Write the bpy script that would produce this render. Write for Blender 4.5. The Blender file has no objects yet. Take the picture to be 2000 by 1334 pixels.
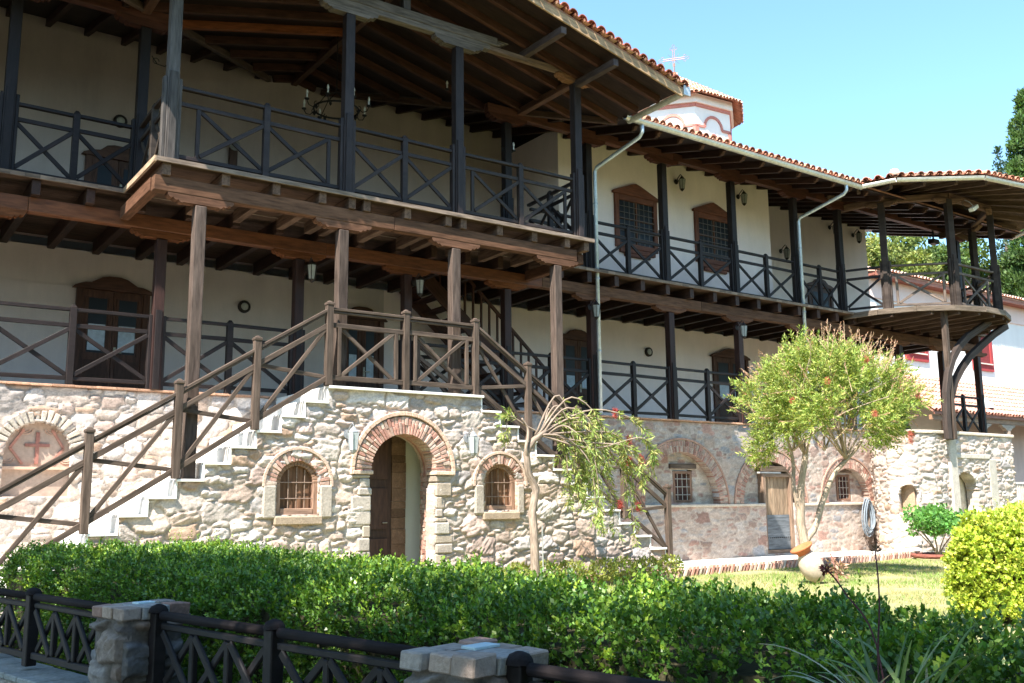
import bpy, math, random
import numpy as np
from mathutils import Vector, Matrix
rnd = random.Random(7)
rng = np.random.default_rng(11)
C = bpy.context.scene.collection
rad = math.radians

# ------------------------------------------------------------ camera, world, sun, exposure
def setup():
    sc = bpy.context.scene
    yaw, pitch, roll = .61496, .165454, -.0099951
    f = Vector((math.sin(yaw)*math.cos(pitch), math.cos(yaw)*math.cos(pitch), math.sin(pitch)))
    r = Vector((math.cos(yaw), -math.sin(yaw), 0)); u = r.cross(f)
    c, s = math.cos(roll), math.sin(roll)
    R, U = c*r+s*u, -s*r+c*u
    cam = bpy.data.cameras.new('camera'); o = bpy.data.objects.new('camera', cam); C.objects.link(o)
    m = Matrix((R, U, -f)).transposed().to_4x4(); m.translation = Vector((0, -15.4167, 1.3)); o.matrix_world = m
    cam.sensor_width = 36; cam.lens = 36*1884.8/2000; cam.clip_end = 3000; cam.clip_start = .05
    sc.camera = o
    sd = Vector((-.70, -.326, 1)).normalized()
    w = bpy.data.worlds.new('World'); sc.world = w; w.use_nodes = True
    n = w.node_tree; bg = n.nodes['Background']; sky = n.nodes.new('ShaderNodeTexSky')
    sky.sky_type = 'NISHITA'; sky.sun_disc = False
    sky.sun_elevation = math.asin(sd.z); sky.sun_rotation = math.atan2(sd.x, sd.y)
    sky.air_density = 1.0; sky.dust_density = .6; sky.ozone_density = 1.3; sky.altitude = 100
    tint = n.nodes.new('ShaderNodeVectorMath'); tint.operation = 'MULTIPLY'; tint.inputs[1].default_value = (.84, 1.05, 1.08)
    n.links.new(sky.outputs[0], tint.inputs[0]); n.links.new(tint.outputs[0], bg.inputs[0]); bg.inputs[1].default_value = .105
    L = bpy.data.lights.new('sun', 'SUN'); L.energy = 4.3; L.angle = rad(.5); L.color = (1, .94, .86)
    lo = bpy.data.objects.new('sun', L); C.objects.link(lo); lo.rotation_euler = sd.to_track_quat('Z', 'Y').to_euler()
    v = sc.view_settings; v.view_transform = 'Standard'; v.look = 'None'; v.gamma = 1; v.exposure = 1.93
    sc.cycles.max_bounces = 8; sc.cycles.diffuse_bounces = 4; sc.cycles.transparent_max_bounces = 8
setup()

# ------------------------------------------------------------ materials
def newmat(name):
    m = bpy.data.materials.new(name); m.use_nodes = True
    nt = m.node_tree; b = nt.nodes['Principled BSDF']
    return m, nt, b
def N(nt, t, **k):
    n = nt.nodes.new(t)
    for a, v in k.items():
        if a in n.inputs.keys(): n.inputs[a].default_value = v
        else: setattr(n, a, v)
    return n
def coord(nt, kind='obj', scale=(1, 1, 1)):
    if kind == 'obj':
        s = N(nt, 'ShaderNodeNewGeometry').outputs['Position']
    else:
        s = N(nt, 'ShaderNodeAttribute', attribute_name=kind).outputs['Vector']
    mp = N(nt, 'ShaderNodeMapping'); mp.inputs['Scale'].default_value = scale
    nt.links.new(s, mp.inputs['Vector']); return mp.outputs[0]
def mul(nt, a, fac_out, lo, hi):
    """a * maprange(fac, 0..1 -> lo..hi)"""
    mr = N(nt, 'ShaderNodeMapRange'); nt.links.new(fac_out, mr.inputs[0])
    mr.inputs[1].default_value = .25; mr.inputs[2].default_value = .75
    mr.inputs[3].default_value = lo; mr.inputs[4].default_value = hi
    mx = N(nt, 'ShaderNodeVectorMath', operation='SCALE')
    nt.links.new(a, mx.inputs[0]); nt.links.new(mr.outputs[0], mx.inputs['Scale']); return mx.outputs[0]
def bump(nt, b, h, strength, dist):
    bp = N(nt, 'ShaderNodeBump'); bp.inputs['Strength'].default_value = strength; bp.inputs['Distance'].default_value = dist
    nt.links.new(h, bp.inputs['Height']); nt.links.new(bp.outputs[0], b.inputs['Normal'])
def noise(nt, vec, scale, detail=4, rough=.6):
    n = N(nt, 'ShaderNodeTexNoise'); n.inputs['Scale'].default_value = scale
    n.inputs['Detail'].default_value = detail; n.inputs['Roughness'].default_value = rough
    nt.links.new(vec, n.inputs['Vector']); return n.outputs[0]
def mat_attr(name, rough=.85, n1=(30, .75, 1.2), n2=(3, .85, 1.15), bs=.4, bd=.004, cs='obj', csc=(1, 1, 1), metal=0, spec=.3):
    m, nt, b = newmat(name)
    at = N(nt, 'ShaderNodeAttribute', attribute_name='Col').outputs['Color']
    v = coord(nt, cs, csc); a = noise(nt, v, n1[0]); c = noise(nt, v, n2[0], 3)
    o = mul(nt, mul(nt, at, a, n1[1], n1[2]), c, n2[1], n2[2])
    nt.links.new(o, b.inputs['Base Color']); b.inputs['Roughness'].default_value = rough
    b.inputs['Metallic'].default_value = metal; b.inputs['Specular IOR Level'].default_value = spec
    if bs: bump(nt, b, a, bs, bd)
    return m
M = {}
M['wood'] = mat_attr('painted_wood', .55, (22, .5, 1.4), (2.2, .7, 1.25), .6, .004, 'gc', (.16, 1, 1), 0, .22)
M['oldwood'] = mat_attr('weathered_wood', .75, (26, .45, 1.5), (2.0, .7, 1.35), .8, .006, 'gc', (.12, 1, 1), 0, .1)
M['stone'] = mat_attr('rubble_stone', .92, (38, .72, 1.25), (7, .82, 1.18), .9, .008, spec=.15)
M['brick'] = mat_attr('old_brick', .92, (40, .65, 1.25), (9, .75, 1.2), .8, .006, spec=.15)
M['tile'] = mat_attr('terracotta_tile', .85, (28, .7, 1.25), (3, .7, 1.3), .4, .004, spec=.2)
M['marble'] = mat_attr('pale_marble', .6, (9, .9, 1.05), (2, .92, 1.05), .1, .002)
M['metal'] = mat_attr('galvanised_metal', .45, (14, .8, 1.2), (2, .85, 1.15), .1, .002, metal=.55, spec=.5)
M['iron'] = mat_attr('wrought_iron', .55, (30, .7, 1.3), (4, .9, 1.1), .2, .002, metal=.3)
M['bark'] = mat_attr('bark', .95, (24, .5, 1.5), (5, .8, 1.2), 1, .01, 'gc', (.3, 1, 1), spec=.1)
M['clay'] = mat_attr('clay', .8, (20, .8, 1.15), (4, .85, 1.1), .2, .003)
def mat_plaster(name, col, st=.08):
    m, nt, b = newmat(name)
    v = coord(nt); rgb = N(nt, 'ShaderNodeRGB'); rgb.outputs[0].default_value = (*col, 1)
    a = noise(nt, v, 1.1, 6, .65); vs = coord(nt, 'obj', (1.6, 1.6, .28)); c = noise(nt, vs, 1.3, 5, .7); f = noise(nt, v, 45, 4)
    o = mul(nt, mul(nt, mul(nt, rgb.outputs[0], a, 1-st, 1+st*.6), c, 1-st*1.3, 1+st*.6), f, .97, 1.03)
    nt.links.new(o, b.inputs['Base Color']); b.inputs['Roughness'].default_value = .93; b.inputs['Specular IOR Level'].default_value = .15
    ad = N(nt, 'ShaderNodeMath', operation='ADD'); nt.links.new(f, ad.inputs[0]); nt.links.new(a, ad.inputs[1])
    bump(nt, b, ad.outputs[0], .35, .006); return m
M['plaster'] = mat_plaster('shaded_cream_limewash', (.53, .425, .38), .12)  # upper left wall: cream darkened to carry the gallery's shade in its colour
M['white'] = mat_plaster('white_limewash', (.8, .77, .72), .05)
M['leftlower'] = mat_plaster('shaded_lower_limewash', (.66, .56, .51), .10)  # left half of the lower wall, shade mixed into the tone
M['rightplaster'] = mat_plaster('brightened_limewash', (.92, .765, .71), .07)  # same plaster, tone raised to stand for the brighter light on the right
M['pink'] = mat_plaster('pink_limewash', (.8, .62, .55), .06)
M['greenwash'] = mat_plaster('grey_green_plaster', (.66, .66, .58), .08)
M['concrete'] = mat_plaster('concrete_paving', (.72, .69, .63), .10)
def mat_leaf(name, rough=.5, trans=.3, spec=.35):
    m, nt, b = newmat(name)
    at = N(nt, 'ShaderNodeAttribute', attribute_name='Col').outputs['Color']
    v = coord(nt); a = noise(nt, v, 5, 3); o = mul(nt, at, a, .75, 1.3)
    nt.links.new(o, b.inputs['Base Color']); b.inputs['Roughness'].default_value = rough; b.inputs['Specular IOR Level'].default_value = spec
    tr = N(nt, 'ShaderNodeBsdfTranslucent'); sc = N(nt, 'ShaderNodeVectorMath', operation='MULTIPLY'); sc.inputs[1].default_value = (1.25, 1.25, .45)
    nt.links.new(o, sc.inputs[0]); nt.links.new(sc.outputs[0], tr.inputs[0])
    mx = N(nt, 'ShaderNodeMixShader'); mx.inputs[0].default_value = trans
    nt.links.new(b.outputs[0], mx.inputs[1]); nt.links.new(tr.outputs[0], mx.inputs[2])
    nt.links.new(mx.outputs[0], nt.nodes['Material Output'].inputs[0]); return m
M['leaf'] = mat_leaf('glossy_leaf', .38, .28, .45)
M['dleaf'] = mat_leaf('matt_leaf', .6, .3, .25)
def mat_glass():
    m, nt, b = newmat('window_glass'); b.inputs['Base Color'].default_value = (.02, .022, .026, 1); b.inputs['Roughness'].default_value = .3; b.inputs['Specular IOR Level'].default_value = .15
    return m
M['glass'] = mat_glass()
def mat_bulb():
    m, nt, b = newmat('white_bulb'); b.inputs['Base Color'].default_value = (.85, .83, .75, 1); b.inputs['Roughness'].default_value = .3
    return m
M['bulb'] = mat_bulb()
def mat_ground(name, c1, c2, c3):
    m, nt, b = newmat(name); v = coord(nt)
    a = noise(nt, v, .6, 6, .6); f = noise(nt, v, 14, 6, .7)
    r1 = N(nt, 'ShaderNodeValToRGB'); e = r1.color_ramp.elements; e[0].position = .35; e[0].color = (*c1, 1); e[1].position = .65; e[1].color = (*c2, 1)
    nt.links.new(a, r1.inputs[0])
    mx = N(nt, 'ShaderNodeMixRGB'); mx.inputs[2].default_value = (*c3, 1); nt.links.new(r1.outputs[0], mx.inputs[1])
    mr = N(nt, 'ShaderNodeMapRange'); mr.inputs[1].default_value = .5; mr.inputs[2].default_value = .7; nt.links.new(f, mr.inputs[0]); nt.links.new(mr.outputs[0], mx.inputs[0])
    nt.links.new(mx.outputs[0], b.inputs['Base Color']); b.inputs['Roughness'].default_value = .95; b.inputs['Specular IOR Level'].default_value = .1
    bump(nt, b, f, .8, .03); return m
M['paving'] = mat_plaster('grey_paving', (.22, .20, .17), .15)
M['ground'] = mat_ground('dry_earth', (.050, .055, .03), (.085, .075, .045), (.11, .09, .06))
M['lawn'] = mat_ground('dry_lawn', (.17, .19, .07), (.32, .29, .15), (.42, .36, .22))

# ------------------------------------------------------------ mesh builder
DARK = (.020, .014, .013); RED = (.085, .030, .017); GREY = (.17, .125, .095); ORANGE = (.13, .048, .020)
class MB:
    def __init__(s): s.v = []; s.f = []; s.c = []; s.g = []; s.n = 0
    def add(s, vs, fs, col, gc=None):
        vs = [tuple(v) for v in vs]; s.v += vs; s.f += [tuple(i+s.n for i in f) for f in fs]
        s.c += [col]*len(vs); s.g += (gc if gc is not None else vs); s.n += len(vs)
    def hexa(s, p, col, gc=None):
        s.add(p, [(0, 3, 2, 1), (4, 5, 6, 7), (0, 1, 5, 4), (1, 2, 6, 5), (2, 3, 7, 6), (3, 0, 4, 7)], col, gc)
    def box(s, x0, x1, y0, y1, z0, z1, col=(.5, .5, .5), jit=.08):
        k = 1+rnd.uniform(-jit, jit); col = tuple(a*k for a in col)
        L = (x1-x0, y1-y0, z1-z0); ax = max(range(3), key=lambda i: L[i]); off = [rnd.uniform(0, 40) for _ in range(3)]
        p = [(x0, y0, z0), (x1, y0, z0), (x1, y1, z0), (x0, y1, z0), (x0, y0, z1), (x1, y0, z1), (x1, y1, z1), (x0, y1, z1)]
        g = []
        for q in p:
            o = (q[ax], q[(ax+1) % 3], q[(ax+2) % 3]); g.append((o[0]-p[0][ax]+off[0], o[1]+off[1], o[2]+off[2]))
        s.hexa(p, col, g)
    def beam(s, a, b, w, h, col=DARK, up=(0, 0, 1), jit=.12, taper=1):
        a = Vector(a); b = Vector(b)
        if (b-a).length > .5: a = a+Vector((rnd.uniform(-.005, .005), 0, rnd.uniform(-.006, .006))); b = b+Vector((rnd.uniform(-.005, .005), 0, rnd.uniform(-.006, .006)))
        d = (b-a); L = d.length; d.normalize(); up = Vector(up)
        sd = d.cross(up)
        if sd.length < 1e-3: sd = d.cross(Vector((0, 1, 0)))
        sd.normalize(); u = sd.cross(d); k = 1+rnd.uniform(-jit, jit); col = tuple(c*k for c in col)
        off = [rnd.uniform(0, 40) for _ in range(3)]; p = []; g = []
        for q, t, m in ((a, 0, 1), (b, L, taper)):
            for i, j in ((-1, -1), (1, -1), (1, 1), (-1, 1)):
                p.append(q+sd*(i*w/2*m)+u*(j*h/2*m)); g.append((t+off[0], i*w/2+off[1], j*h/2+off[2]))
        s.add(p, [(0, 1, 2, 3), (7, 6, 5, 4), (0, 4, 5, 1), (1, 5, 6, 2), (2, 6, 7, 3), (3, 7, 4, 0)], col, g)
    def tube(s, pts, rs, col, n=6, cap=True):
        pts = [Vector(p) for p in pts]
        if not hasattr(rs, '__len__'): rs = [rs]*len(pts)
        vs = []; g = []; L = 0; off = rnd.uniform(0, 50); ref = Vector((.13, .9, .4))
        for i, p in enumerate(pts):
            d = (pts[min(i+1, len(pts)-1)]-pts[max(i-1, 0)]).normalized()
            if i: L += (p-pts[i-1]).length
            a = d.cross(ref)
            if a.length < .1: a = d.cross(Vector((1, 0, 0)))
            a.normalize(); b = d.cross(a)
            for k in range(n):
                t = 2*math.pi*k/n; vs.append(p+(a*math.cos(t)+b*math.sin(t))*rs[i]); g.append((L+off, math.cos(t)*rs[i]*2, math.sin(t)*rs[i]*2))
        fs = [(i*n+k, i*n+(k+1) % n, (i+1)*n+(k+1) % n, (i+1)*n+k) for i in range(len(pts)-1) for k in range(n)]
        if cap: fs += [tuple(range(n))[::-1], tuple((len(pts)-1)*n+k for k in range(n))]
        s.add(vs, fs, col, g)
    def lathe(s, prof, org, col, n=16, axis=None):
        org = Vector(org); R = Matrix.Identity(3) if axis is None else Vector((0, 0, 1)).rotation_difference(Vector(axis)).to_matrix()
        vs = []
        for r, z in prof:
            for k in range(n):
                t = 2*math.pi*k/n; vs.append(org+R @ Vector((r*math.cos(t), r*math.sin(t), z)))
        fs = [(i*n+k, i*n+(k+1) % n, (i+1)*n+(k+1) % n, (i+1)*n+k) for i in range(len(prof)-1) for k in range(n)]
        s.add(vs, fs, col)
    def prism(s, poly, fn, t0, t1, col):
        """poly: list of (a,b); fn(a,b,t)->point"""
        n = len(poly); vs = [fn(a, b, t0) for a, b in poly]+[fn(a, b, t1) for a, b in poly]
        off = [rnd.uniform(0, 40) for _ in range(3)]
        g = [(a+off[0], b+off[1], t+off[2]) for t in (t0, t1) for a, b in poly]
        fs = [tuple(range(n))[::-1], tuple(range(n, 2*n))]+[(i, (i+1) % n, (i+1) % n+n, i+n) for i in range(n)]
        s.add(vs, fs, col, g)
    def build(s, name, mat, parent=None, smooth=False, bevel=0):
        me = bpy.data.meshes.new(name); me.from_pydata(s.v, [], s.f); me.update()
        a = me.attributes.new('Col', 'FLOAT_COLOR', 'POINT'); a.data.foreach_set('color', np.array([(*c, 1) for c in s.c], dtype=np.float32).ravel())
        a = me.attributes.new('gc', 'FLOAT_VECTOR', 'POINT'); a.data.foreach_set('vector', np.array([tuple(q) for q in s.g], dtype=np.float32).ravel())
        import bmesh
        bm = bmesh.new(); bm.from_mesh(me); bmesh.ops.recalc_face_normals(bm, faces=bm.faces); bm.to_mesh(me); bm.free()
        me.materials.append(mat)
        if smooth: me.polygons.foreach_set('use_smooth', [True]*len(me.polygons))
        o = bpy.data.objects.new(name, me); C.objects.link(o)
        if parent is not None: o.parent = parent
        if bevel:
            b = o.modifiers.new('bevel', 'BEVEL'); b.width = bevel; b.segments = 1; b.limit_method = 'ANGLE'
        return o
def np_mesh(name, V, F, col, mat, parent=None, smooth=False):
    """V (n,3), F (m,3|4), col (n,3)"""
    me = bpy.data.meshes.new(name); n, k = F.shape
    me.vertices.add(len(V)); me.vertices.foreach_set('co', V.astype(np.float32).ravel())
    me.loops.add(n*k); me.loops.foreach_set('vertex_index', F.astype(np.int32).ravel())
    me.polygons.add(n); me.polygons.foreach_set('loop_start', np.arange(n, dtype=np.int32)*k)
    me.update(calc_edges=True)
    a = me.attributes.new('Col', 'FLOAT_COLOR', 'POINT'); a.data.foreach_set('color', np.c_[col, np.ones(len(col))].astype(np.float32).ravel())
    a = me.attributes.new('gc', 'FLOAT_VECTOR', 'POINT'); a.data.foreach_set('vector', V.astype(np.float32).ravel())
    if smooth: me.polygons.foreach_set('use_smooth', np.ones(n, dtype=bool))
    me.materials.append(mat); o = bpy.data.objects.new(name, me); C.objects.link(o)
    if parent is not None: o.parent = parent
    return o
def vary(c, lo, hi):
    k = rnd.uniform(lo, hi); return tuple(a*k for a in c)
def thing(name, label, cat, loc=(0, 0, 0), group=None):
    o = bpy.data.objects.new(name, None); C.objects.link(o); o.location = loc; o['label'] = label; o['category'] = cat
    o.empty_display_size = .1
    if group: o['group'] = group
    return o
def reparent(o, root):
    """parts are modelled in world coordinates; keep them there"""
    o.parent = root; o.matrix_parent_inverse = Matrix.Translation(-root.location)
    return o
def tag(o, label, cat, group=None, kind=None):
    if label: o['label'] = label
    if cat: o['category'] = cat
    if group: o['group'] = group
    if kind: o['kind'] = kind
    return o
def struct(o): o['kind'] = 'structure'; return o

# ------------------------------------------------------------ numpy value noise and rubble masonry
def vnoise(x, y, seed=0, octs=3, base=1.0):
    out = np.zeros_like(x); amp = 1; tot = 0
    for o in range(octs):
        fx, fy = x*base*2**o+seed*17.3, y*base*2**o+seed*9.1
        ix, iy = np.floor(fx).astype(np.int64), np.floor(fy).astype(np.int64); tx, ty = fx-ix, fy-iy
        tx = tx*tx*(3-2*tx); ty = ty*ty*(3-2*ty)
        def h(a, b):
            v = (a*374761393+b*668265263+(seed+o)*1442695041) & 0x7fffffff
            v = (v ^ (v >> 13))*1274126177 & 0x7fffffff; v = v ^ (v >> 16)
            return (v & 0xffff)/65535.
        v = (h(ix, iy)*(1-tx)+h(ix+1, iy)*tx)*(1-ty)+(h(ix, iy+1)*(1-tx)+h(ix+1, iy+1)*tx)*ty
        out += v*amp; tot += amp; amp *= .5
    return out/tot
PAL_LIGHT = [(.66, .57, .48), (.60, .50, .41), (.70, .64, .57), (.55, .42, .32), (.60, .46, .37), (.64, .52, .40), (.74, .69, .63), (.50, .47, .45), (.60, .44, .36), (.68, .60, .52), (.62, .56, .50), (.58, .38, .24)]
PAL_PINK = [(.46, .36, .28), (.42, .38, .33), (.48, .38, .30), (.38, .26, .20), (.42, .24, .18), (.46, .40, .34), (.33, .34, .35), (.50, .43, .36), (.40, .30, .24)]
def rubble(name, x0, x1, z0, z1, fn, keep, pal, mortar, seed, res=.02, relief=.03, sizes=((.19, .12, 3.6), (.13, .065, 9), (.11, .028, 30)), thick=.3, flush=0., parent=None):
    """masonry face. fn(x, z, out)->(X,Y,Z) arrays, out = towards the viewer; keep(x,z)->bool array; sizes: half length, half height, number per m2"""
    r = np.random.default_rng(seed)
    nx, nz = int(round((x1-x0)/res)), int(round((z1-z0)/res))
    gx = np.linspace(x0, x1, nx+1); gz = np.linspace(z0, z1, nz+1); X, Z = np.meshgrid(gx, gz, indexing='ij')
    WX = X+(vnoise(X, Z, seed+1, 3, 8)-.5)*.085+(vnoise(X, Z, seed+5, 2, 2)-.5)*.12; WZ = Z+(vnoise(X, Z, seed+2, 3, 7)-.5)*.06+(vnoise(X, Z, seed+6, 2, 1.3)-.5)*.12
    D1 = np.full(X.shape, 1e3); D2 = D1.copy(); ID = np.zeros(X.shape, int); SZ = np.full(X.shape, .05)
    sites = []; A = (x1-x0)*(z1-z0)
    for hx, hz, dens in sizes:
        n = int(A*dens); tries = 0; made = 0
        while made < n and tries < n*8:
            tries += 1; x = r.uniform(x0, x1); z = r.uniform(z0, z1); sx = hx*r.uniform(.7, 1.35); sz = hz*r.uniform(.7, 1.35)
            ok = True
            for (a, b, sa, sb) in sites:
                if abs(a-x) < (sa+sx)*.86 and abs(b-z) < (sb+sz)*.86:
                    ok = False; break
            if ok: sites.append((x, z, sx, sz)); made += 1
    for i, (x, z, sx, sz) in enumerate(sites):
        W = .45; i0, i1 = np.searchsorted(gx, (x-W, x+W)); j0, j1 = np.searchsorted(gz, (z-W, z+W))
        sl = (slice(i0, i1), slice(j0, j1)); dx = (WX[sl]-x); dz = (WZ[sl]-z); rot = r.normal(0, .12); dx, dz = dx+dz*rot, dz-dx*rot
        d = ((np.abs(dx)/sx)**3.6+(np.abs(dz)/sz)**3.6)**(1/3.6)
        a = D1[sl]; b = D2[sl]; m = d < a
        b[m] = a[m]; a[m] = d[m]; ID[sl][m] = i; SZ[sl][m] = min(sx, sz)
        m2 = (~m) & (d < b); b[m2] = d[m2]
    ns = len(sites); e = np.minimum((D2-D1)*SZ*.5, (1.55-D1)*SZ)
    t = np.clip((e-.003)/.014, 0, 1); t = t*t*(3-2*t)
    hgt = r.uniform(.45, 1.2, ns)[ID]*relief; tlx = r.normal(0, .10, ns)[ID]; tlz = r.normal(0, .16, ns)[ID]
    sx_ = np.array([s[0] for s in sites])[ID]; sz_ = np.array([s[1] for s in sites])[ID]
    dome = 1-np.clip(D1, 0, 1.4)**2*.16
    sa = r.normal(.12, .45, ns)[ID]; su = X*np.cos(sa)+Z*np.sin(sa); sv = Z*np.cos(sa)-X*np.sin(sa)
    strat = (vnoise(su*1.6, sv*9+ID*.37, seed+8, 3, 4)-.5)*1.1
    H = t*(hgt*dome*(1+strat)+(X-sx_)*tlx*.35+(Z-sz_)*tlz*.5)+(vnoise(X, Z, seed+3, 3, 22)-.5)*.010*(.4+t)
    H = H*(1-flush)+flush*relief*.45*(.7+.6*vnoise(X, Z, seed+4, 3, 5))
    pc = np.array(pal)[r.integers(0, len(pal), ns)]*r.uniform(.80, 1.17, (ns, 1))
    col = pc[ID]; cm = np.array(mortar)*(.85+.3*vnoise(X, Z, seed+7, 3, 6))[..., None]
    ve = (.72+.56*vnoise(su*1.4, sv*8+ID*.7, seed+9, 3, 6))[..., None]
    big = (.9+.22*vnoise(X, Z, seed+12, 3, .9))[..., None]
    tt = np.clip((e-.004)/.01, 0, 1)[..., None]
    col = (cm*(1-tt)+col*ve*tt)*big
    px, py, pz = fn(X, Z, H)
    lum = col.mean(-1, keepdims=True); col = (lum+(col-lum)*.70)*np.array([.85, .79, .77])*(.93 if pal is PAL_LIGHT else 1.)
    if pal is PAL_LIGHT: col = col*(.92+.08*tt)
    V = np.stack([px, py, pz], -1).reshape(-1, 3); colv = col.reshape(-1, 3)
    idx = np.arange((nx+1)*(nz+1)).reshape(nx+1, nz+1)
    cx = (gx[:-1]+gx[1:])/2; cz = (gz[:-1]+gz[1:])/2; CX, CZ = np.meshgrid(cx, cz, indexing='ij'); K = keep(CX, CZ)
    q = np.stack([idx[:-1, :-1], idx[1:, :-1], idx[1:, 1:], idx[:-1, 1:]], -1)[K]
    # thickness along every free edge
    Kp = np.pad(K, 1); ex = []
    for di, dj, (p, s_) in ((-1, 0, ((0, 1), (0, 0))), (1, 0, ((1, 0), (1, 1))), (0, -1, ((0, 0), (1, 0))), (0, 1, ((1, 1), (0, 1)))):
        nb = Kp[1+di:1+di+nx, 1+dj:1+dj+nz]; E = K & ~nb; I, J = np.nonzero(E)
        ex.append(np.stack([idx[I+p[0], J+p[1]], idx[I+s_[0], J+s_[1]]], -1))
    ex = np.concatenate(ex); uq, inv = np.unique(ex.ravel(), return_inverse=True); inv = inv.reshape(ex.shape)
    bx, by, bz = fn(X.ravel()[uq], Z.ravel()[uq], np.full(len(uq), -thick)); VB = np.stack([bx, by, bz], -1)
    base = len(V); F2 = np.stack([ex[:, 1], ex[:, 0], inv[:, 0]+base, inv[:, 1]+base], -1)
    V = np.r_[V, VB]; colv = np.r_[colv, colv[uq]]
    F = np.r_[q, F2]; used = np.unique(F); mp = np.full(len(V), -1); mp[used] = np.arange(len(used))
    return np_mesh(name, V[used], mp[F], colv[used], M['stone'], parent)
def polyfn(pts):
    P = np.array(pts, float); d = np.diff(P, axis=0); L = np.hypot(*d.T); S = np.r_[0, np.cumsum(L)]; T = d/L[:, None]
    def fn(s, z, h):
        i = np.clip(np.searchsorted(S, s, side='right')-1, 0, len(L)-1); q = P[i]+T[i]*(s-S[i])[..., None]
        # smooth the outward direction across corners
        mid = (S[:-1]+S[1:])/2; nx = np.interp(s, mid, T[:, 1]); ny = np.interp(s, mid, -T[:, 0]); n = np.hypot(nx, ny)
        return q[..., 0]+nx/n*h, q[..., 1]+ny/n*h, z
    return fn, S[-1]
def brick_col(k=1.): 
    c = rnd.choice([(.46, .27, .21), (.42, .22, .17), (.50, .33, .26), (.44, .30, .24), (.54, .42, .34)]); j = rnd.uniform(.8, 1.2)*k
    return tuple(a*j for a in c)
def voussoirs(mb, cx, cz, r0, r1, y0, y1, a0, a1, n, col=brick_col, gap=.2, rings=1, jr=.012, sz=1.0):
    """ring of bricks in a wall plane; angles in degrees from +x, counter-clockwise"""
    for i in range(n):
        t0 = a0+(a1-a0)*(i+gap/2)/n; t1 = a0+(a1-a0)*(i+1-gap/2)/n
        for k in range(rings):
            q0 = r0+(r1-r0)*k/rings+(.006 if k else 0); q1 = r0+(r1-r0)*(k+1)/rings-.004
            if rings > 1 and k == 0 and rnd.random() < .5: q1 += (r1-r0)*.18
            u0 = y0+rnd.uniform(-jr, jr); a, b = q0+rnd.uniform(-.004, .004), q1+rnd.uniform(-jr, jr)
            p = []
            for yy in (u0, y1):
                for rr, tt in ((a, t0), (b, t0), (b, t1), (a, t1)):
                    p.append((cx+rr*math.cos(rad(tt)), yy, cz+rr*sz*math.sin(rad(tt))))
            mb.hexa([p[0], p[1], p[2], p[3], p[4], p[5], p[6], p[7]], col())
def ring_plate(mb, cx, cz, r0, r1, y0, y1, a0, a1, n, col, sz=1.0):
    for i in range(n):
        t0 = a0+(a1-a0)*i/n; t1 = a0+(a1-a0)*(i+1)/n; p = []
        for yy in (y0, y1):
            for rr, tt in ((r0, t0), (r1, t0), (r1, t1), (r0, t1)): p.append((cx+rr*math.cos(rad(tt)), yy, cz+rr*sz*math.sin(rad(tt))))
        mb.hexa(p, col)

# ------------------------------------------------------------ ground
def plane(name, pts, mat, z):
    me = bpy.data.meshes.new(name); me.from_pydata([(x, y, z) for x, y in pts], [], [tuple(range(len(pts)))]); me.materials.append(mat)
    o = bpy.data.objects.new(name, me); C.objects.link(o); return o
struct(plane('ground', [(-600, -600), (600, -600), (600, 600), (-600, 600)], M['ground'], -.30))
def slab(name, x0, x1, y0, y1, z0, z1, mat, col=(.5, .5, .5)):
    m = MB(); m.box(x0, x1, y0, y1, z0, z1, col, 0); return m.build(name, mat)
# lawn: gently uneven sheet
def lawn():
    nx, ny = 90, 70; x = np.linspace(2.2, 30, nx); y = np.linspace(-15, -1.5, ny); X, Y = np.meshgrid(x, y, indexing='ij')
    Z = -.07+.05*(vnoise(X, Y, 3, 3, .5)-.5)
    V = np.stack([X, Y, Z], -1).reshape(-1, 3); i = np.arange(nx*ny).reshape(nx, ny)
    F = np.stack([i[:-1, :-1], i[1:, :-1], i[1:, 1:], i[:-1, 1:]], -1).reshape(-1, 4)
    return struct(np_mesh('lawn', V, F, np.tile((.3, .3, .12), (len(V), 1)), M['lawn'], smooth=True))
lawn()
def grass():
    n = 42000; r = rng; x = r.uniform(8.5, 20, n); y = r.uniform(-9.5, -2.2, n)
    k = vnoise(x, y, 21, 3, .8) > .36; x, y = x[k], y[k]; n = len(x)
    z = -.075+.05*(vnoise(x, y, 3, 3, .5)-.5); h = r.uniform(.025, .075, n); a = r.uniform(0, 6.28, n); w = r.uniform(.004, .008, n)
    dx, dy = np.cos(a), np.sin(a); lx, ly = r.normal(0, .03, n), r.normal(0, .03, n)
    V = np.stack([np.stack([x-dx*w, y-dy*w, z], -1), np.stack([x+dx*w, y+dy*w, z], -1), np.stack([x+lx, y+ly, z+h], -1)], 1).reshape(-1, 3)
    dry = (vnoise(x, y, 23, 2, 1.2)+r.uniform(-.25, .25, n) > .5)[:, None]
    c = np.where(dry, (.42, .38, .17), (.20, .30, .07))*r.uniform(.7, 1.2, (n, 1))
    o = np_mesh('grass', V, np.arange(3*n).reshape(-1, 3), np.repeat(c, 3, 0), M['dleaf'])
    tag(o, 'short patchy green and straw coloured grass of the lawn', 'grass', kind='stuff')
grass()
struct(slab('path', 11.2, 21.6, -1.9, .4, -.2, .015, M['concrete']))
struct(slab('walkway', -1.6, 1.0, -22, -2.2, -.29, -.22, M['paving']))
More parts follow.
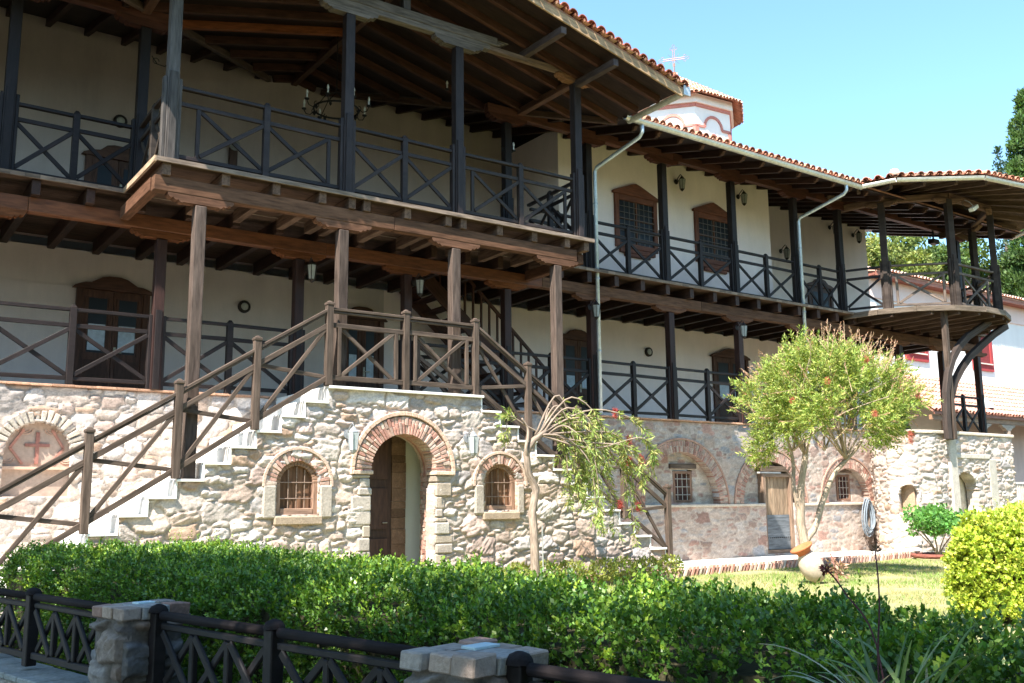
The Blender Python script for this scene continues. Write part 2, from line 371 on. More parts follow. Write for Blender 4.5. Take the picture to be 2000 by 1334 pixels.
def edging():
    m = MB(); x = 9.6
    while x < 21:
        y = (-2.8+(x-9.6)/3.9*.62 if x < 13.5 else -2.18+(x-13.5)*.03)+rnd.uniform(-.02, .02); w = .062
        c = brick_col(1.15); p = []
        for yy in (y-.05, y+.06):
            p += [(x, yy, -.12), (x+w, yy, -.12), (x+w+.10, yy, .085+rnd.uniform(-.01, .01)), (x+.10, yy, .085)]
        m.hexa(p, c); x += .115
    tag(m.build('brick_edging', M['brick']), 'toothed row of slanted bricks edging the lawn along the pale path', 'edging')
edging()

# ------------------------------------------------------------ stone staircase
def stair_prof_ok(x, z):
    """under the steps and landing"""
    zl = 3.05-.232*np.ceil((6.05-x)/.362); zr = 3.05-.236*np.ceil((x-8.77)/.37)
    top = np.where(x < 6.05, zl, np.where(x > 8.77, zr, 3.05)); return z < top-.035
def staircase():
    root = thing('stone_staircase', 'double flight of rubble stone stairs with white marble treads over an arched doorway', 'staircase', (7.4, -1, 0))
    R = lambda o: reparent(o, root)
    dcx, dr, dsp = 7.33, .57, 1.80
    wins = ((5.60, 1.17), (9.15, 1.18))
    def keep(x, z):
        k = stair_prof_ok(x, z)
        k &= ~((abs(x-dcx) < dr-.01) & (z < dsp)); k &= ~((x-dcx)**2+(z-dsp)**2 < (dr+.05)**2)
        for cx, zb in wins:
            k &= ~((abs(x-cx) < .32) & (z > zb) & (z < zb+.44)); k &= ~(((x-cx)**2+(z-zb-.44)**2 < .33**2) & (z >= zb+.44))
        return k
    R(rubble('stone_wall', 1.7, 13.2, -.14, 3.04, lambda X, Z, H: (X, -2.06-H, Z), keep, PAL_LIGHT, (.55, .46, .36), 5, .02, .040, thick=.22))
    # treads and risers
    for side in (0, 1):
        for k in range(1, 14):
            if side and k > 12: continue
            m = MB()
            if side == 0: xa, xb, z = 6.05-.362*k, 6.05-.362*(k-1), 3.05-.232*k
            else: xa, xb, z = 8.77+.37*(k-1), 8.77+.37*k, 3.05-.236*k
            e = .012
            m.box(xa-(.02 if side == 0 else -e), xb+(.02 if side else -e), -2.13, -.06, z-.035, z, (.78, .76, .71), .05)
            if side == 0: m.box(xb-.03, xb+.0, -2.09, -.06, z+.001, z+.232-.036, (.80, .78, .74), .04)
            else: m.box(xa, xa+.03, -2.09, -.06, z+.001, z+.236-.036, (.80, .78, .74), .04)
            R(m.build('step', M['marble'], bevel=.004))
    m = MB(); m.box(6.03, 8.80, -2.15, -.07, 3.016, 3.056, (.76, .74, .69), 0); R(m.build('landing', M['marble'], bevel=.004))
    # door arch of bricks with plain outer ring
    m = MB(); ring_plate(m, dcx, dsp, dr+.005, dr+.27, -2.105, -1.83, 0, 180, 30, (.56, .48, .40)); voussoirs(m, dcx, dsp, dr, dr+.27, -2.125, -1.82, -2, 182, 40, rings=2, jr=.012)
    R(m.build('brick_arch', M['brick'], bevel=.006))
    m = MB(); ring_plate(m, dcx, dsp+.005, dr+.285, dr+.35, -2.14, -2.02, -4, 184, 26, (.58, .40, .30)); m.box(6.44, 6.78, -2.15, -1.82, 1.745, 1.80, (.56, .42, .32)); m.box(7.885, 8.24, -2.15, -1.82, 1.745, 1.80, (.56, .42, .32))
    R(m.build('arch_moulding', M['brick'], bevel=.008))
    # jamb quoins, soffit
    for s, x in ((-1, dcx-dr), (1, dcx+dr)):
        m = MB(); z = -.14
        while z < 1.74:
            h = rnd.uniform(.06, .24); h = min(h, 1.742-z)
            w = rnd.uniform(.12, .34); c = vary(rnd.choice([(.38, .33, .28), (.34, .28, .22), (.41, .37, .32), (.32, .27, .23)]), .8, 1.15)
            j = rnd.uniform(-.016, .016); a, b = sorted((x+j, x+s*w)); m.box(a, b, -2.11+rnd.uniform(-.016, .012), -1.83, z+.004, z+h-.004, c)
            z += h
        R(m.build('jamb_stones', M['stone'], bevel=.018))
    m = MB()
    for yy in np.arange(-1.815, -1.62, .075):
        ring_plate(m, dcx, dsp, dr+.02+rnd.uniform(-.008, .008), dr+.2, yy+.004, yy+.07, -2, 182, 22, brick_col(1))
        z = -.1
        while z < 1.79:
            h = rnd.uniform(.05, .09); 
            m.box(dcx+dr+.012+rnd.uniform(-.01, .01), dcx+dr+.2, yy+.003, yy+.072, z, min(z+h, 1.79), brick_col(.95)); m.box(dcx-dr-.2, dcx-dr-.012, yy+.003, yy+.072, z, min(z+h, 1.79), brick_col(.95)); z += h+.008
    R(m.build('arch_reveal', M['brick']))
    # passage behind: plaster wall, brick pier, dark panelled door
    m = MB(); m.box(8.25, 8.35, -1.6, -.06, -.1, 2.6, (.5, .5, .5)); m.box(7.835, 8.24, -1.2, -1.12, -.1, 2.6, (.5, .5, .5)); m.box(6.3, 8.35, -1.55, -.06, 2.62, 2.7, (.5, .5, .5)); m.box(6.2, 6.28, -1.6, -.06, -.1, 2.9, (.5, .5, .5)); R(m.build('passage_wall', M['greenwash']))
    m = MB(); z = -.1
    while z < 2.6: h = rnd.uniform(.1, .3); m.box(7.57, 7.83, -1.25+rnd.uniform(-.01, .01), -.95, z, z+h-.004, vary((.20, .125, .08), .7, 1.25)); z += h
    R(m.build('brick_pier', M['brick']))
    m = MB(); m.box(6.3, 7.56, -1.25, -1.2, -.1, 2.6, (.06, .035, .025), 0)
    for i in range(3):
        for j in range(2): m.box(6.62+j*.46, 7.02+j*.46, -1.28, -1.25, .1+i*.8, .75+i*.8, (.075, .04, .028))
    d = R(m.build('door', M['wood'])); m = MB(); m.tube([(7.46, -1.25, 1.0), (7.46, -1.31, 1.0), (7.38, -1.31, 1.0)], .01, (.3, .28, .22)); h = m.build('handle', M['iron']); h.parent = d
    m = MB(); m.box(6.4, 8.6, -2.0, -.05, -.2, -.05, (.4, .36, .3), 0); R(m.build('passage_floor', M['stone']))
    for cx, zb in wins:
        zs = zb+.44
        m = MB(); ring_plate(m, cx, zs, .25, .34, -2.04, -1.9, 0, 180, 18, (.26, .16, .11)); m.box(cx-.34, cx-.25, -2.04, -1.9, zb-.02, zs, (.26, .16, .11)); m.box(cx+.25, cx+.34, -2.04, -1.9, zb-.02, zs, (.26, .16, .11)); m.box(cx-.249, cx+.249, -2.045, -1.9, zb-.02, zb+.08, (.27, .17, .12))
        w = R(m.build('window', M['oldwood'], bevel=.008))
        w['label'] = 'small arched window with barred wooden shutter'
        m = MB()
        for i in range(4): m.box(cx-.25+i*.125+.003, cx-.25+(i+1)*.125-.003, -1.97, -1.94, zb+.08, zs+.24, (.16, .085, .05), .25)
        s = R(m.build('shutter', M['oldwood'])); s.parent = w; s.matrix_parent_inverse = w.matrix_world.inverted()
        m = MB()
        for i in (-1, 0, 1): m.tube([(cx+i*.125, -2.02, zb+.07), (cx+i*.125, -2.02, zs+(.24 if i == 0 else .19))], .007, (.27, .19, .145), 5)
        for zz in (zb+.22, zb+.45): m.tube([(cx-.26, -2.027, zz), (cx+.26, -2.027, zz)], .007, (.27, .19, .145), 5)
        s = R(m.build('window_bars', M['iron'])); s.parent = w
        m = MB(); ring_plate(m, cx, zs-.02, .34, .49, -2.085, -1.91, 0, 180, 20, (.56, .48, .40)); voussoirs(m, cx, zs-.02, .335, .49, -2.10, -1.9, -2, 182, 22, rings=1, jr=.01); ring_plate(m, cx, zs-.02, .50, .545, -2.115, -2.0, -3, 183, 20, (.55, .40, .31)); R(m.build('brick_arch', M['brick'], bevel=.005))
        m = MB()
        m.box(cx-.36, cx+.38, -2.13, -1.9, zb-.16, zb-.025, (.33, .25, .18)); R(m.build('sill_stone', M['stone'], bevel=.02))
        for s in (-1, 1):
            m = MB(); a, b = sorted((cx+s*.335, cx+s*(.50+rnd.uniform(-.03, .04)))); m.box(a, b, -2.12, -1.9, zb-.06, zs-.03, (.36, .31, .26)); R(m.build('jamb_stone', M['stone'], bevel=.02))
    # wooden railings
    GR = (.085, .062, .048)
    def newel(m, x, z, h=1.29, y=-2.09): m.box(x-.052, x+.052, y-.052, y+.052, z, z+h-.03, GR, .12); m.box(x-.062, x+.062, y-.062, y+.062, z+h-.075, z+h-.03, GR); m.hexa([(x-.045, y-.045, z+h-.03), (x+.045, y-.045, z+h-.03), (x+.045, y+.045, z+h-.03), (x-.045, y+.045, z+h-.03), (x-.02, y-.02, z+h), (x+.02, y-.02, z+h), (x+.02, y+.02, z+h), (x-.02, y+.02, z+h)], GR)
    def panel(a, b, za, zb, y=-2.09, mull=True):
        """a,b newel x; za,zb base heights"""
        m = MB()
        A, B = Vector((a, y, za)), Vector((b, y, zb)); up = lambda h: Vector((0, 0, h))
        m.beam(A+up(1.17), B+up(1.17), .085, .045, GR); m.beam(A+up(1.125), B+up(1.125), .05, .03, GR); R(m.build('handrail', M['oldwood'], bevel=.006)); m = MB()
        m.beam(A+up(.93), B+up(.93), .045, .075, GR)
        m.beam(A+up(.13), B+up(.13), .045, .075, GR)
        flat = abs(za-zb) < .05
        if flat:
            for f in (.13, .87): m.beam(A.lerp(B, f)+up(.16), A.lerp(B, f)+up(.90), .05, .06, GR, up=(1, 0, 0))
            P, Q = A.lerp(B, .16), A.lerp(B, .84)
        else: P, Q = A.lerp(B, .05), A.lerp(B, .95)
        m.beam(P+up(.16), Q+up(.90), .035, .06, GR); m.beam(P+Vector((0, .036, .90)), Q+Vector((0, .036, .16)), .035, .06, GR)
        R(m.build('railing_panel', M['oldwood'], bevel=.006))
    L = [(6.03, 3.056), (4.92, 2.355), (3.84, 1.66), (2.73, .96), (1.62, .27)]; Rr = [(8.66, 3.056), (9.74, 2.34), (10.81, 1.63), (11.87, 1.0), (12.95, .26)]
    for y in (-2.09,):
        for x, z in L+Rr+[(7.345, 3.056)]:
            m = MB(); newel(m, x, z-.0, 1.3 if abs(z-3.056) < .01 else 1.36, y); R(m.build('newel_post', M['oldwood'], bevel=.008))
        for (xa, za), (xb, zb) in list(zip(L[1:], L[:-1]))+list(zip(Rr[:-1], Rr[1:])): panel(xa, xb, za, zb, y)
        panel(6.03, 7.345, 3.056, 3.056, y); panel(7.345, 8.66, 3.056, 3.056, y)
    # inner handrail of the right flight
    for x, z in Rr[:1]+Rr[2:4:1]:
        m = MB(); newel(m, x, z, 1.34, -.12); R(m.build('newel_post', M['oldwood'], bevel=.008))
    panel(8.66, 10.81, 3.056, 1.63, -.12); panel(10.81, 11.87, 1.63, 1.0, -.12)
    return root
staircase()

# ------------------------------------------------------------ the gallery building
SL, SG, XR, XL, XRI, YF = .26, .24, 12.7, 2.1, 7.4, -3.1     # main slope, gable slope, gable eaves, ridge, gable front
def zmain(y): return 9.02+SL*(y+1.45)
def zgab(x): return 9.02+SG*(XR-x) if x > XRI else 9.02+SG*(x-XL)
def xvr(y): return XR-SL/SG*(y+1.45)
def xvl(y): return XL+SL/SG*(y+1.45)
def scallop(L, h):
    """bracket profile, half scalloped underside, centred; top at 0"""
    pts = [(-L/2, 0), (-L/2, -.03)]; n = 3; x = -L/2; z = -.035; w = .075
    for i in range(n):
        for k in range(1, 5):
            t = k/4*math.pi; pts.append((x+w*k/4, z-.0-math.sin(t)*.022-(h-.05)*(i+k/4)/n))
        x += w
    r = [(-a, b) for a, b in pts[::-1]]; return pts+r
def bracket(x, y, ztop, L=.92, h=.13, w=.17, col=RED, axis='x'):
    m = MB()
    if axis == 'x': m.prism(scallop(L, h), lambda a, b, t: (x+a, y+t, ztop+b), -w/2, w/2, col)
    else: m.prism(scallop(L, h), lambda a, b, t: (x+t, y+a, ztop+b), -w/2, w/2, col)
    return m
def tile_rows(m, org, u, s, rows, courses, pitch=.215, clen=.31, col=None, skip=None, r=.088):
    org, u, s = Vector(org), Vector(u).normalized(), Vector(s).normalized(); n = u.cross(s)
    if n.z < 0: n = -n
    for i in range(rows):
        for j in range(courses):
            if skip and skip(i, j): continue
            p = org+u*(i*pitch+rnd.uniform(-.008, .008))+s*(j*clen+rnd.uniform(-.012, .012)); L = clen*1.28
            c = col() if col else tcol(); vs = []
            for (q, rr, lift) in ((p, r, .028), (p+s*L, r*.78, .0)):
                for k in range(7):
                    t = math.pi*k/6; vs.append(q+u*(math.cos(t)*rr)+n*(math.sin(t)*rr+lift))
            for (q, rr, lift) in ((p, r-.016, .028),):
                for k in range(7):
                    t = math.pi*k/6; vs.append(q+u*(math.cos(t)*rr)+n*(math.sin(t)*rr+lift)-s*.0)
            fs = [(k, k+1, k+8, k+7) for k in range(6)]+[(k+14, k+15, k+1, k) for k in range(6)]
            m.add(vs, fs, c)
            if j == 0:   # pan tile mouth
                q = p+u*pitch/2; vs = []
                for qq in (q-s*.02, q+s*.5):
                    for k in range(5):
                        t = math.pi*k/4; vs.append(qq+u*(math.cos(t)*.09)-n*(math.sin(t)*.05-.045))
                m.add(vs, [(k, k+1, k+6, k+5) for k in range(4)], tcol())
def tcol():
    c = rnd.choice([(.50, .24, .15), (.44, .19, .12), (.56, .32, .22), (.48, .28, .2), (.40, .16, .10)]); k = rnd.uniform(.8, 1.15); return tuple(a*k for a in c)
BR = None
def xrail(root, A, B, hs=(1.14, .90, .10), newels=(.5,), pw=.98, col=DARK, mat='wood', nh=1.22, posthalf=.13, name='railing', bev=.005):
    """railing between two posts at base points A,B; newels at fractions; X panels beside newels"""
    A, B = Vector(A), Vector(B); d = (B-A); L = d.length; d.normalize(); U = Vector((0, 0, 1)); side = d.cross(U)
    a, b = posthalf, L-posthalf
    pt = lambda s, h, o=0: A+d*s+U*h+side*o
    cuts = [a]+[f*L for f in newels]+[b]
    for i in range(len(cuts)-1):
        s0 = cuts[i]+(.045 if i else 0); s1 = cuts[i+1]-(.045 if i < len(cuts)-2 else 0)
        m = MB(); m.beam(pt(s0, hs[0]), pt(s1, hs[0]), .075, .05, col); hr = reparent(m.build('handrail', M[mat], bevel=bev), root)
        m = MB(); m.beam(pt(s0, hs[1]), pt(s1, hs[1]), .04, .065, col); m.beam(pt(s0, hs[2]), pt(s1, hs[2]), .04, .06, col)
        lo, hi = hs[2]+.03, hs[1]-.033; w = s1-s0
        if w > pw+.16:
            if i == 0 and len(cuts) > 2: s0 = s1-pw; mm = [s0]
            elif i == len(cuts)-2 and len(cuts) > 2: s1 = s0+pw; mm = [s1]
            else: c = (s0+s1)/2; s0, s1 = c-pw/2, c+pw/2; mm = [s0, s1]
            for q in mm: m.beam(pt(q, lo), pt(q, hi), .045, .06, col, up=tuple(d))
            if mm[0] == s0: s0 += .03
            if mm[-1] == s1: s1 -= .03
        m.beam(pt(s0, lo+.02, .018), pt(s1, hi-.02, .018), .034, .064, col); m.beam(pt(s0, hi-.02, -.018), pt(s1, lo+.02, -.018), .034, .064, col)
        reparent(m.build('railing_panel', M[mat], bevel=bev), root)
    for f in newels:
        m = MB(); p = pt(f*L, 0); e = d*.048; g = side*.048
        base = [p-e-g, p+e-g, p+e+g, p-e+g]; m.hexa([q for q in base]+[q+U*(nh-.05) for q in base], col); m.hexa([q+U*(nh-.05) for q in base]+[p+(q-p)*.45+U*nh for q in base], col)
        reparent(m.build('newel_post', M[mat], bevel=bev), root)
def building():
    root = thing('gallery_building', 'long two storey white building with dark timber galleries above a rubble stone base', 'building', (10, 1, 0))
    def R(o): return reparent(o, root)
    def part(name, m, mat, bev=0, smooth=False): return R(m.build(name, M[mat], bevel=bev, smooth=smooth))
    # stone base
    nich = lambda x, z: ((abs(x-2.475) < .44) & (z > 1.45) & (z < 2.08)) | (((x-2.475)**2+(z-2.08)**2 < .44**2) & (z >= 2.08))
    R(rubble('stone_wall', -2.5, 9.2, -.14, 3.05, lambda X, Z, H: (X, -H, Z), lambda x, z: ~nich(x, z) & ((x < 6.3) | (x > 8.4)), PAL_LIGHT, (.54, .46, .37), 15, .025, .04, sizes=((.22, .13, 3.2), (.13, .07, 8), (.10, .035, 14)), thick=.2, flush=.15))
    a3 = (21.35, 1.22, .86); a1 = (15.45, 1.22, 1.15); a2 = (18.38, 1.22, .99)
    def keep(x, z):
        k = np.ones(x.shape, bool)
        for cx, cz, r in (a1, a2, a3): k &= ~(((x-cx)**2+(z-cz)**2 < r*r) & (z > cz))
        k &= ~((abs(x-18.66) < .52) & (z < 1.3) & (z > .06)); return k
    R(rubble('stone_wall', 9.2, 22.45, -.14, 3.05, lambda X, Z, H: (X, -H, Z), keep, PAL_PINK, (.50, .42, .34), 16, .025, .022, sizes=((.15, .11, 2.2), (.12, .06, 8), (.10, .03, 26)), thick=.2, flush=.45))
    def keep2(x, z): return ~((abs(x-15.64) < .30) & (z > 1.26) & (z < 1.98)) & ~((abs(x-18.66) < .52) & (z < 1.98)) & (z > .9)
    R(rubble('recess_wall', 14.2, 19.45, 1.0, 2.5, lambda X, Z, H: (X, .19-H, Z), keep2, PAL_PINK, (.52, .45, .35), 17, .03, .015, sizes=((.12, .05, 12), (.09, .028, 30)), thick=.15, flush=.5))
    for cx, cz, r in (a1, a2, a3):
        m = MB(); ring_plate(m, cx, cz, r+.004, r+.27, -.018, .18, 0, 180, 40, (.52, .44, .36)); voussoirs(m, cx, cz, r, r+.26, -.03, .19, 0, 180, int(r*52), rings=2, jr=.006, col=lambda: brick_col(.78)); ring_plate(m, cx, cz, r+.27, r+.315, -.042, .1, 0, 180, 40, (.40, .25, .19)); part('brick_arch', m, 'brick', .004)
    m = MB(); m.box(13.4, 18.1, -.055, .18, 1.165, 1.22, (.50, .42, .34)); part('ledge', m, 'stone', .008)
    # niche with raised red cross
    m = MB(); m.box(2.0, 2.95, .10, .16, 1.4, 2.6, (.45, .33, .26), 0); m.box(2.03, 2.92, .02, .099, 1.84, 1.88, (.55, .36, .26)); nb = part('niche', m, 'clay')
    nb['label'] = 'arched niche with a raised red cross inside a diamond'
    m = MB(); cr = (.30, .13, .10)
    m.box(2.45, 2.50, .08, .099, 1.92, 2.38, cr); m.box(2.31, 2.64, .078, .0975, 2.17, 2.215, cr)
    for a, b in (((2.12, 2.15), (2.29, 2.42)), ((2.12, 2.15), (2.29, 1.92)), ((2.83, 2.15), (2.66, 2.42)), ((2.83, 2.15), (2.66, 1.92))): m.beam((a[0], .09, a[1]), (b[0], .09, b[1]), .018, .035, (.42, .2, .15))
    for cx in (2.08, 2.87, 2.30, 2.66):
        for r in (.06, .10): m.tube([(cx+r*math.cos(t), .095, (2.0 if cx in (2.08, 2.87) else 2.42)+r*math.sin(t)*.7) for t in np.linspace(math.pi, 2*math.pi, 7)], .008, (.5, .32, .24), 4)
    o = m.build('cross', M['clay']); o.parent = nb
    m = MB(); voussoirs(m, 2.475, 2.08, .445, .62, -.045, .1, 0, 180, 20, col=lambda: vary((.46, .40, .33), .85, 1.15), jr=.02); part('niche_arch', m, 'stone', .012)
    # rounded bay under the corner balcony
    fnb, LB = polyfn([(22.45, .05), (21.75, -.55), (21.5, -1.1), (21.75, -1.55), (22.4, -1.75), (26.2, -1.75)]); o22 = LB-(26.2-22.4)-22.4
    def keepb2(x, z):
        k = ~(((abs(x-o22-23.75) < .55) & (z > .2) & (z < 1.4)) | ((x-o22-23.75)**2+(z-1.4)**2 < .55**2))
        k &= ~((abs(x-1.95) < .24) & (z > .95) & (z < 1.4)) & ~((x-1.95)**2+(z-1.4)**2 < .24**2); return k
    R(rubble('bay_wall', 0, LB, -.14, 2.9, fnb, keepb2, PAL_LIGHT, (.60, .52, .42), 21, .025, .04, sizes=((.15, .07, 7), (.12, .032, 24)), thick=.3))
    R(rubble('recess_wall', 20.4, 22.3, 1.15, 2.15, lambda X, Z, H: (X, .19-H, Z), lambda x, z: ~((abs(x-21.4) < .3) & (z > 1.26) & (z < 1.95)), PAL_PINK, (.5, .43, .34), 20, .03, .012, sizes=((.12, .05, 12), (.09, .028, 30)), thick=.12, flush=.5))
    m = MB(); m.box(19.3, 22.4, -.06, .18, 1.16, 1.215, (.56, .48, .38)); m.box(22.0, 22.5, -.16, 0, 1.13, 1.25, (.5, .38, .28)); part('ledge', m, 'stone', .01)
    m = MB(); m.box(22.2, 26.1, -1.4, -1.34, 0, 2.8, (.55, .46, .36)); m.box(21.86, 21.92, -1.5, -1.0, .6, 1.9, (.34, .24, .16)); m.prism([(22.5, .0), (21.7, -.6), (21.45, -1.12), (21.72, -1.6), (22.38, -1.81), (26.25, -1.81), (26.25, .0)], lambda a, b, t: (a, b, t), 2.90, 2.98, (.55, .47, .38)); m.box(23.02, 23.34, -1.84, -1.6, .3, 2.78, (.46, .41, .35)); m.box(24.9, 25.25, -1.79, -1.6, .2, 2.3, (.44, .40, .34)); m.box(23.3, 24.95, -1.8, -1.66, 2.3, 2.42, (.46, .41, .35)); part('bay_core', m, 'stone', .015)
    R(rubble('stone_wall', 26.2, 29.0, -.14, 3.05, lambda X, Z, H: (X, -.0-H, Z), lambda x, z: x < 99, PAL_LIGHT, (.56, .48, .38), 24, .04, .03, thick=.2))
    R(rubble('end_wall', 0, 1.7, -.14, 2.95, lambda X, Z, H: (26.2+H, -1.7+X, Z), lambda x, z: x < 99, PAL_LIGHT, (.56, .48, .38), 25, .04, .03, thick=.1))
    # coping and lower floor
    for a, b in ((-2.5, 6.02), (8.82, 22.4)):
        m = MB(); x = a
        while x < b: w = min(.3, b-x); m.box(x+.002, x+w-.002, -.065, .25, 3.052, 3.085+rnd.uniform(-.003, .003), vary((.50, .29, .19), .8, 1.2)); x += w
        part('coping', m, 'brick', .004)
    m = MB(); m.box(-4, 29, .05, 3.0, 2.95, 3.05, (.4, .36, .3), 0); m.box(6.03, 8.8, -.069, .3, 3.0, 3.054, (.5, .46, .4), 0); part('lower_floor', m, 'stone')
    # small openings in the base
    def barred(cx, y, z0, z1, w, lab):
        m = MB(); c = (.22, .13, .09); m.box(cx-w, cx-w+.06, y-.04, y+.04, z0, z1, c); m.box(cx+w-.06, cx+w, y-.04, y+.04, z0, z1, c); m.box(cx-w+.06, cx+w-.06, y-.04, y+.04, z0, z0+.06, c); m.box(cx-w+.06, cx+w-.06, y-.04, y+.04, z1-.06, z1, c); m.box(cx-w+.06, cx+w-.06, y+.03, y+.038, z0+.06, z1-.06, (.06, .03, .025))
        fr = part('window', m, 'oldwood', .006); fr['label'] = lab
        m = MB()
        for i in range(1, 4): m.tube([(cx-w+i*w/2, y-.02, z0+.05), (cx-w+i*w/2, y-.02, z1-.05)], .007, (.5, .46, .4), 5)
        for i in range(1, 4): m.tube([(cx-w+.05, y-.03, z0+(z1-z0)*i/4), (cx+w-.05, y-.03, z0+(z1-z0)*i/4)], .007, (.5, .46, .4), 5)
        o = m.build('window_bars', M['iron']); o.parent = fr
        m = MB(); m.box(cx-w-.12, cx+w+.12, y-.09, y+.03, z1+.05, z1+.16, (.11, .08, .06)); part('lintel', m, 'oldwood', .01)
    barred(15.64, .22, 1.26, 1.96, .29, 'small square barred window under the larger brick arch'); barred(21.4, .22, 1.26, 1.93, .27, 'small square barred window behind the tree')
    m = MB(); c = (.20, .135, .095); m.box(18.14, 18.22, .02, .22, .12, 1.93, c); m.box(19.10, 19.18, .02, .22, .12, 1.93, c); m.box(18.22, 19.10, .02, .22, 1.84, 1.93, c); m.box(18.14, 19.18, .01, .22, .06, .14, c); m.box(18.05, 19.28, -.03, .2, 1.97, 2.10, (.12, .085, .06))
    fr = part('door_frame', m, 'oldwood', .008)
    m = MB(); x = 18.225
    for i in range(7):
        w = .12; m.box(x, x+w-.004, .10+rnd.uniform(0, .008), .14, .15, 1.84, (.25, .175, .115), .2); x += .125
    dr = part('plank_door', m, 'oldwood', .004); dr['label'] = 'narrow weathered plank door under the second brick arch'
    m = MB(); m.box(18.225, 19.095, .092, .099, .15, .95, (.12, .13, .14), 0)
    for i in range(12): m.lathe([(0, 0), (.014, .004), (.016, .014)], (18.28+i*.072, .085, .42), (.05, .05, .05), 6, (0, -1, 0))
    o = m.build('kick_plate', M['oldwood']); o.parent = dr
    # plastered walls: lower storey, upper storey
    lowdoors = [(4.03, 1.2, 5.46), (9.05, .95, 5.42), (14.95, .95, 5.5), (20.3, 1.1, 5.45)]
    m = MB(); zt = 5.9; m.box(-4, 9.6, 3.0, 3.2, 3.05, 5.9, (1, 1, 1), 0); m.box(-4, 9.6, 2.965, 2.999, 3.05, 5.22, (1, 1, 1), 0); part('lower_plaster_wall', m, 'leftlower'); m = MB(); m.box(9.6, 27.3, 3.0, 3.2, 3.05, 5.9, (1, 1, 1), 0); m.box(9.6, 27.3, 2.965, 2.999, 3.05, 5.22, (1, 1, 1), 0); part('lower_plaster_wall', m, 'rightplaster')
    m = MB()
    def walltop(x0, x1, y, n=24, th=.2):
        for i in range(n):
            a = x0+(x1-x0)*i/n; b = x0+(x1-x0)*(i+1)/n; zz = []
            for x in (a, b):
                z = zmain(y)
                if xvl(y) < x < xvr(y): z = max(z, zgab(x))
                zz.append(z+.1)
            m.hexa([(a, y, 6.1), (b, y, 6.1), (b, y+th, 6.1), (a, y+th, 6.1), (a, y, zz[0]), (b, y, zz[1]), (b, y+th, zz[1]), (a, y+th, zz[0])], (1, 1, 1))
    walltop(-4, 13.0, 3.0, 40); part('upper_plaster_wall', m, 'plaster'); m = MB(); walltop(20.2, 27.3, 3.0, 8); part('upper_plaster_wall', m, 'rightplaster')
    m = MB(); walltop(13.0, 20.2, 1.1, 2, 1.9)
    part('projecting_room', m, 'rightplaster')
    def shaped_surround(m, cx, y, z0, z1, w, rise, c, t=.13, kind='gable', depth=.06):
        m.box(cx-w, cx-w+t, y-depth, y, z0, z1, c); m.box(cx+w-t, cx+w, y-depth, y, z0, z1, c)
        if kind == 'gable': poly = [(-w-.06, 0), (w+.06, 0), (w+.06, .06), (.12, rise), (0, rise+.03), (-.12, rise), (-w-.06, .06)]
        else:
            poly = [(-w-.08, 0), (w+.08, 0), (w+.04, .05), (w-.05, .09), (w-.14, .12), (w-.24, .13), (.22, rise-.03), (.1, rise), (-.1, rise), (-.22, rise-.03), (-w+.24, .13), (-w+.14, .12), (-w+.05, .09), (-w-.04, .05)]
        m.prism([(a, b) for a, b in poly], lambda a, b, t_: (cx+a, y+t_, z1+b), -depth-.02, 0, c)
    # upper windows of projecting room
    for cx, k in ((15.32, 'left'), (17.98, 'right')):
        c = (.16, .055, .03); m = MB(); shaped_surround(m, cx, 1.1, 7.2, 8.50, .68, .30, c); m.box(cx-.55, cx+.55, 1.04, 1.1, 8.36, 8.50, c); m.box(cx-.55, cx+.55, 1.04, 1.1, 7.20, 7.32, c); m.box(cx-.56, cx+.56, 1.02, 1.1, 7.08, 7.19, c); m.box(cx-.4, cx+.4, 1.03, 1.1, 7.0, 7.08, c)
        w = part('window', m, 'wood', .008); m = MB(); m.box(cx-.549, cx+.549, 1.085, 1.095, 7.32, 8.36, (.03, .03, .03)); o = m.build('pane', M['glass']); o.parent = w
        m = MB()
        for i in range(1, 7): m.tube([(cx-.55+1.1*i/7, 1.05, 7.32), (cx-.55+1.1*i/7, 1.05, 8.36)], .009, (.20, .17, .15), 4)
        for i in range(1, 7): m.tube([(cx-.55, 1.042, 7.32+1.04*i/7), (cx+.55, 1.042, 7.32+1.04*i/7)], .009, (.20, .17, .15), 4)
        o = m.build('window_grille', M['iron']); o.parent = w
        m = MB(); m.box(cx-.02, cx+.02, 1.055, 1.084, 7.32, 8.36, (.14, .06, .035)); m.box(cx-.549, cx-.02, 1.055, 1.084, 7.9, 7.94, (.14, .06, .035)); m.box(cx+.02, cx+.549, 1.055, 1.084, 7.9, 7.94, (.14, .06, .035)); o = m.build('mullion', M['wood']); o.parent = w
    # doors
    def door(cx, w, z0, zt, y, paper=None, kind='wave', lab=None):
        c = (.095, .042, .026); m = MB(); shaped_surround(m, cx, y, z0, zt-.27, w, .27, c, .12, kind)
        fr = part('door_frame', m, 'wood', .006)
        m = MB(); m.box(cx-w+.12, cx-.004, y-.03, y, z0, zt-.27, c); m.box(cx+.004, cx+w-.12, y-.03, y, z0, zt-.27, c)
        for s in (-1, 1):
            hw = (w-.12)/2; xx = cx+s*(hw)
            m.box(xx-hw+.07, xx+hw-.07, y-.042, y-.03, z0+.12, z0+.85, (.07, .032, .02))
            for k in (0, 1): m.box(xx-hw+.05+k*(2*hw-.14), xx-hw+.09+k*(2*hw-.14), y-.044, y-.03, z0+.95, zt-.4, c)
        d = part('door', m, 'wood', .004)
        if lab: d['label'] = lab
        m = MB()
        for s in (-1, 1):
            hw = (w-.12)/2; xx = cx+s*hw; m.box(xx-hw+.10, xx+hw-.11, y-.036, y-.031, z0+.98, zt-.42, (.02, .02, .02))
        o = m.build('pane', M['glass']); o.parent = d
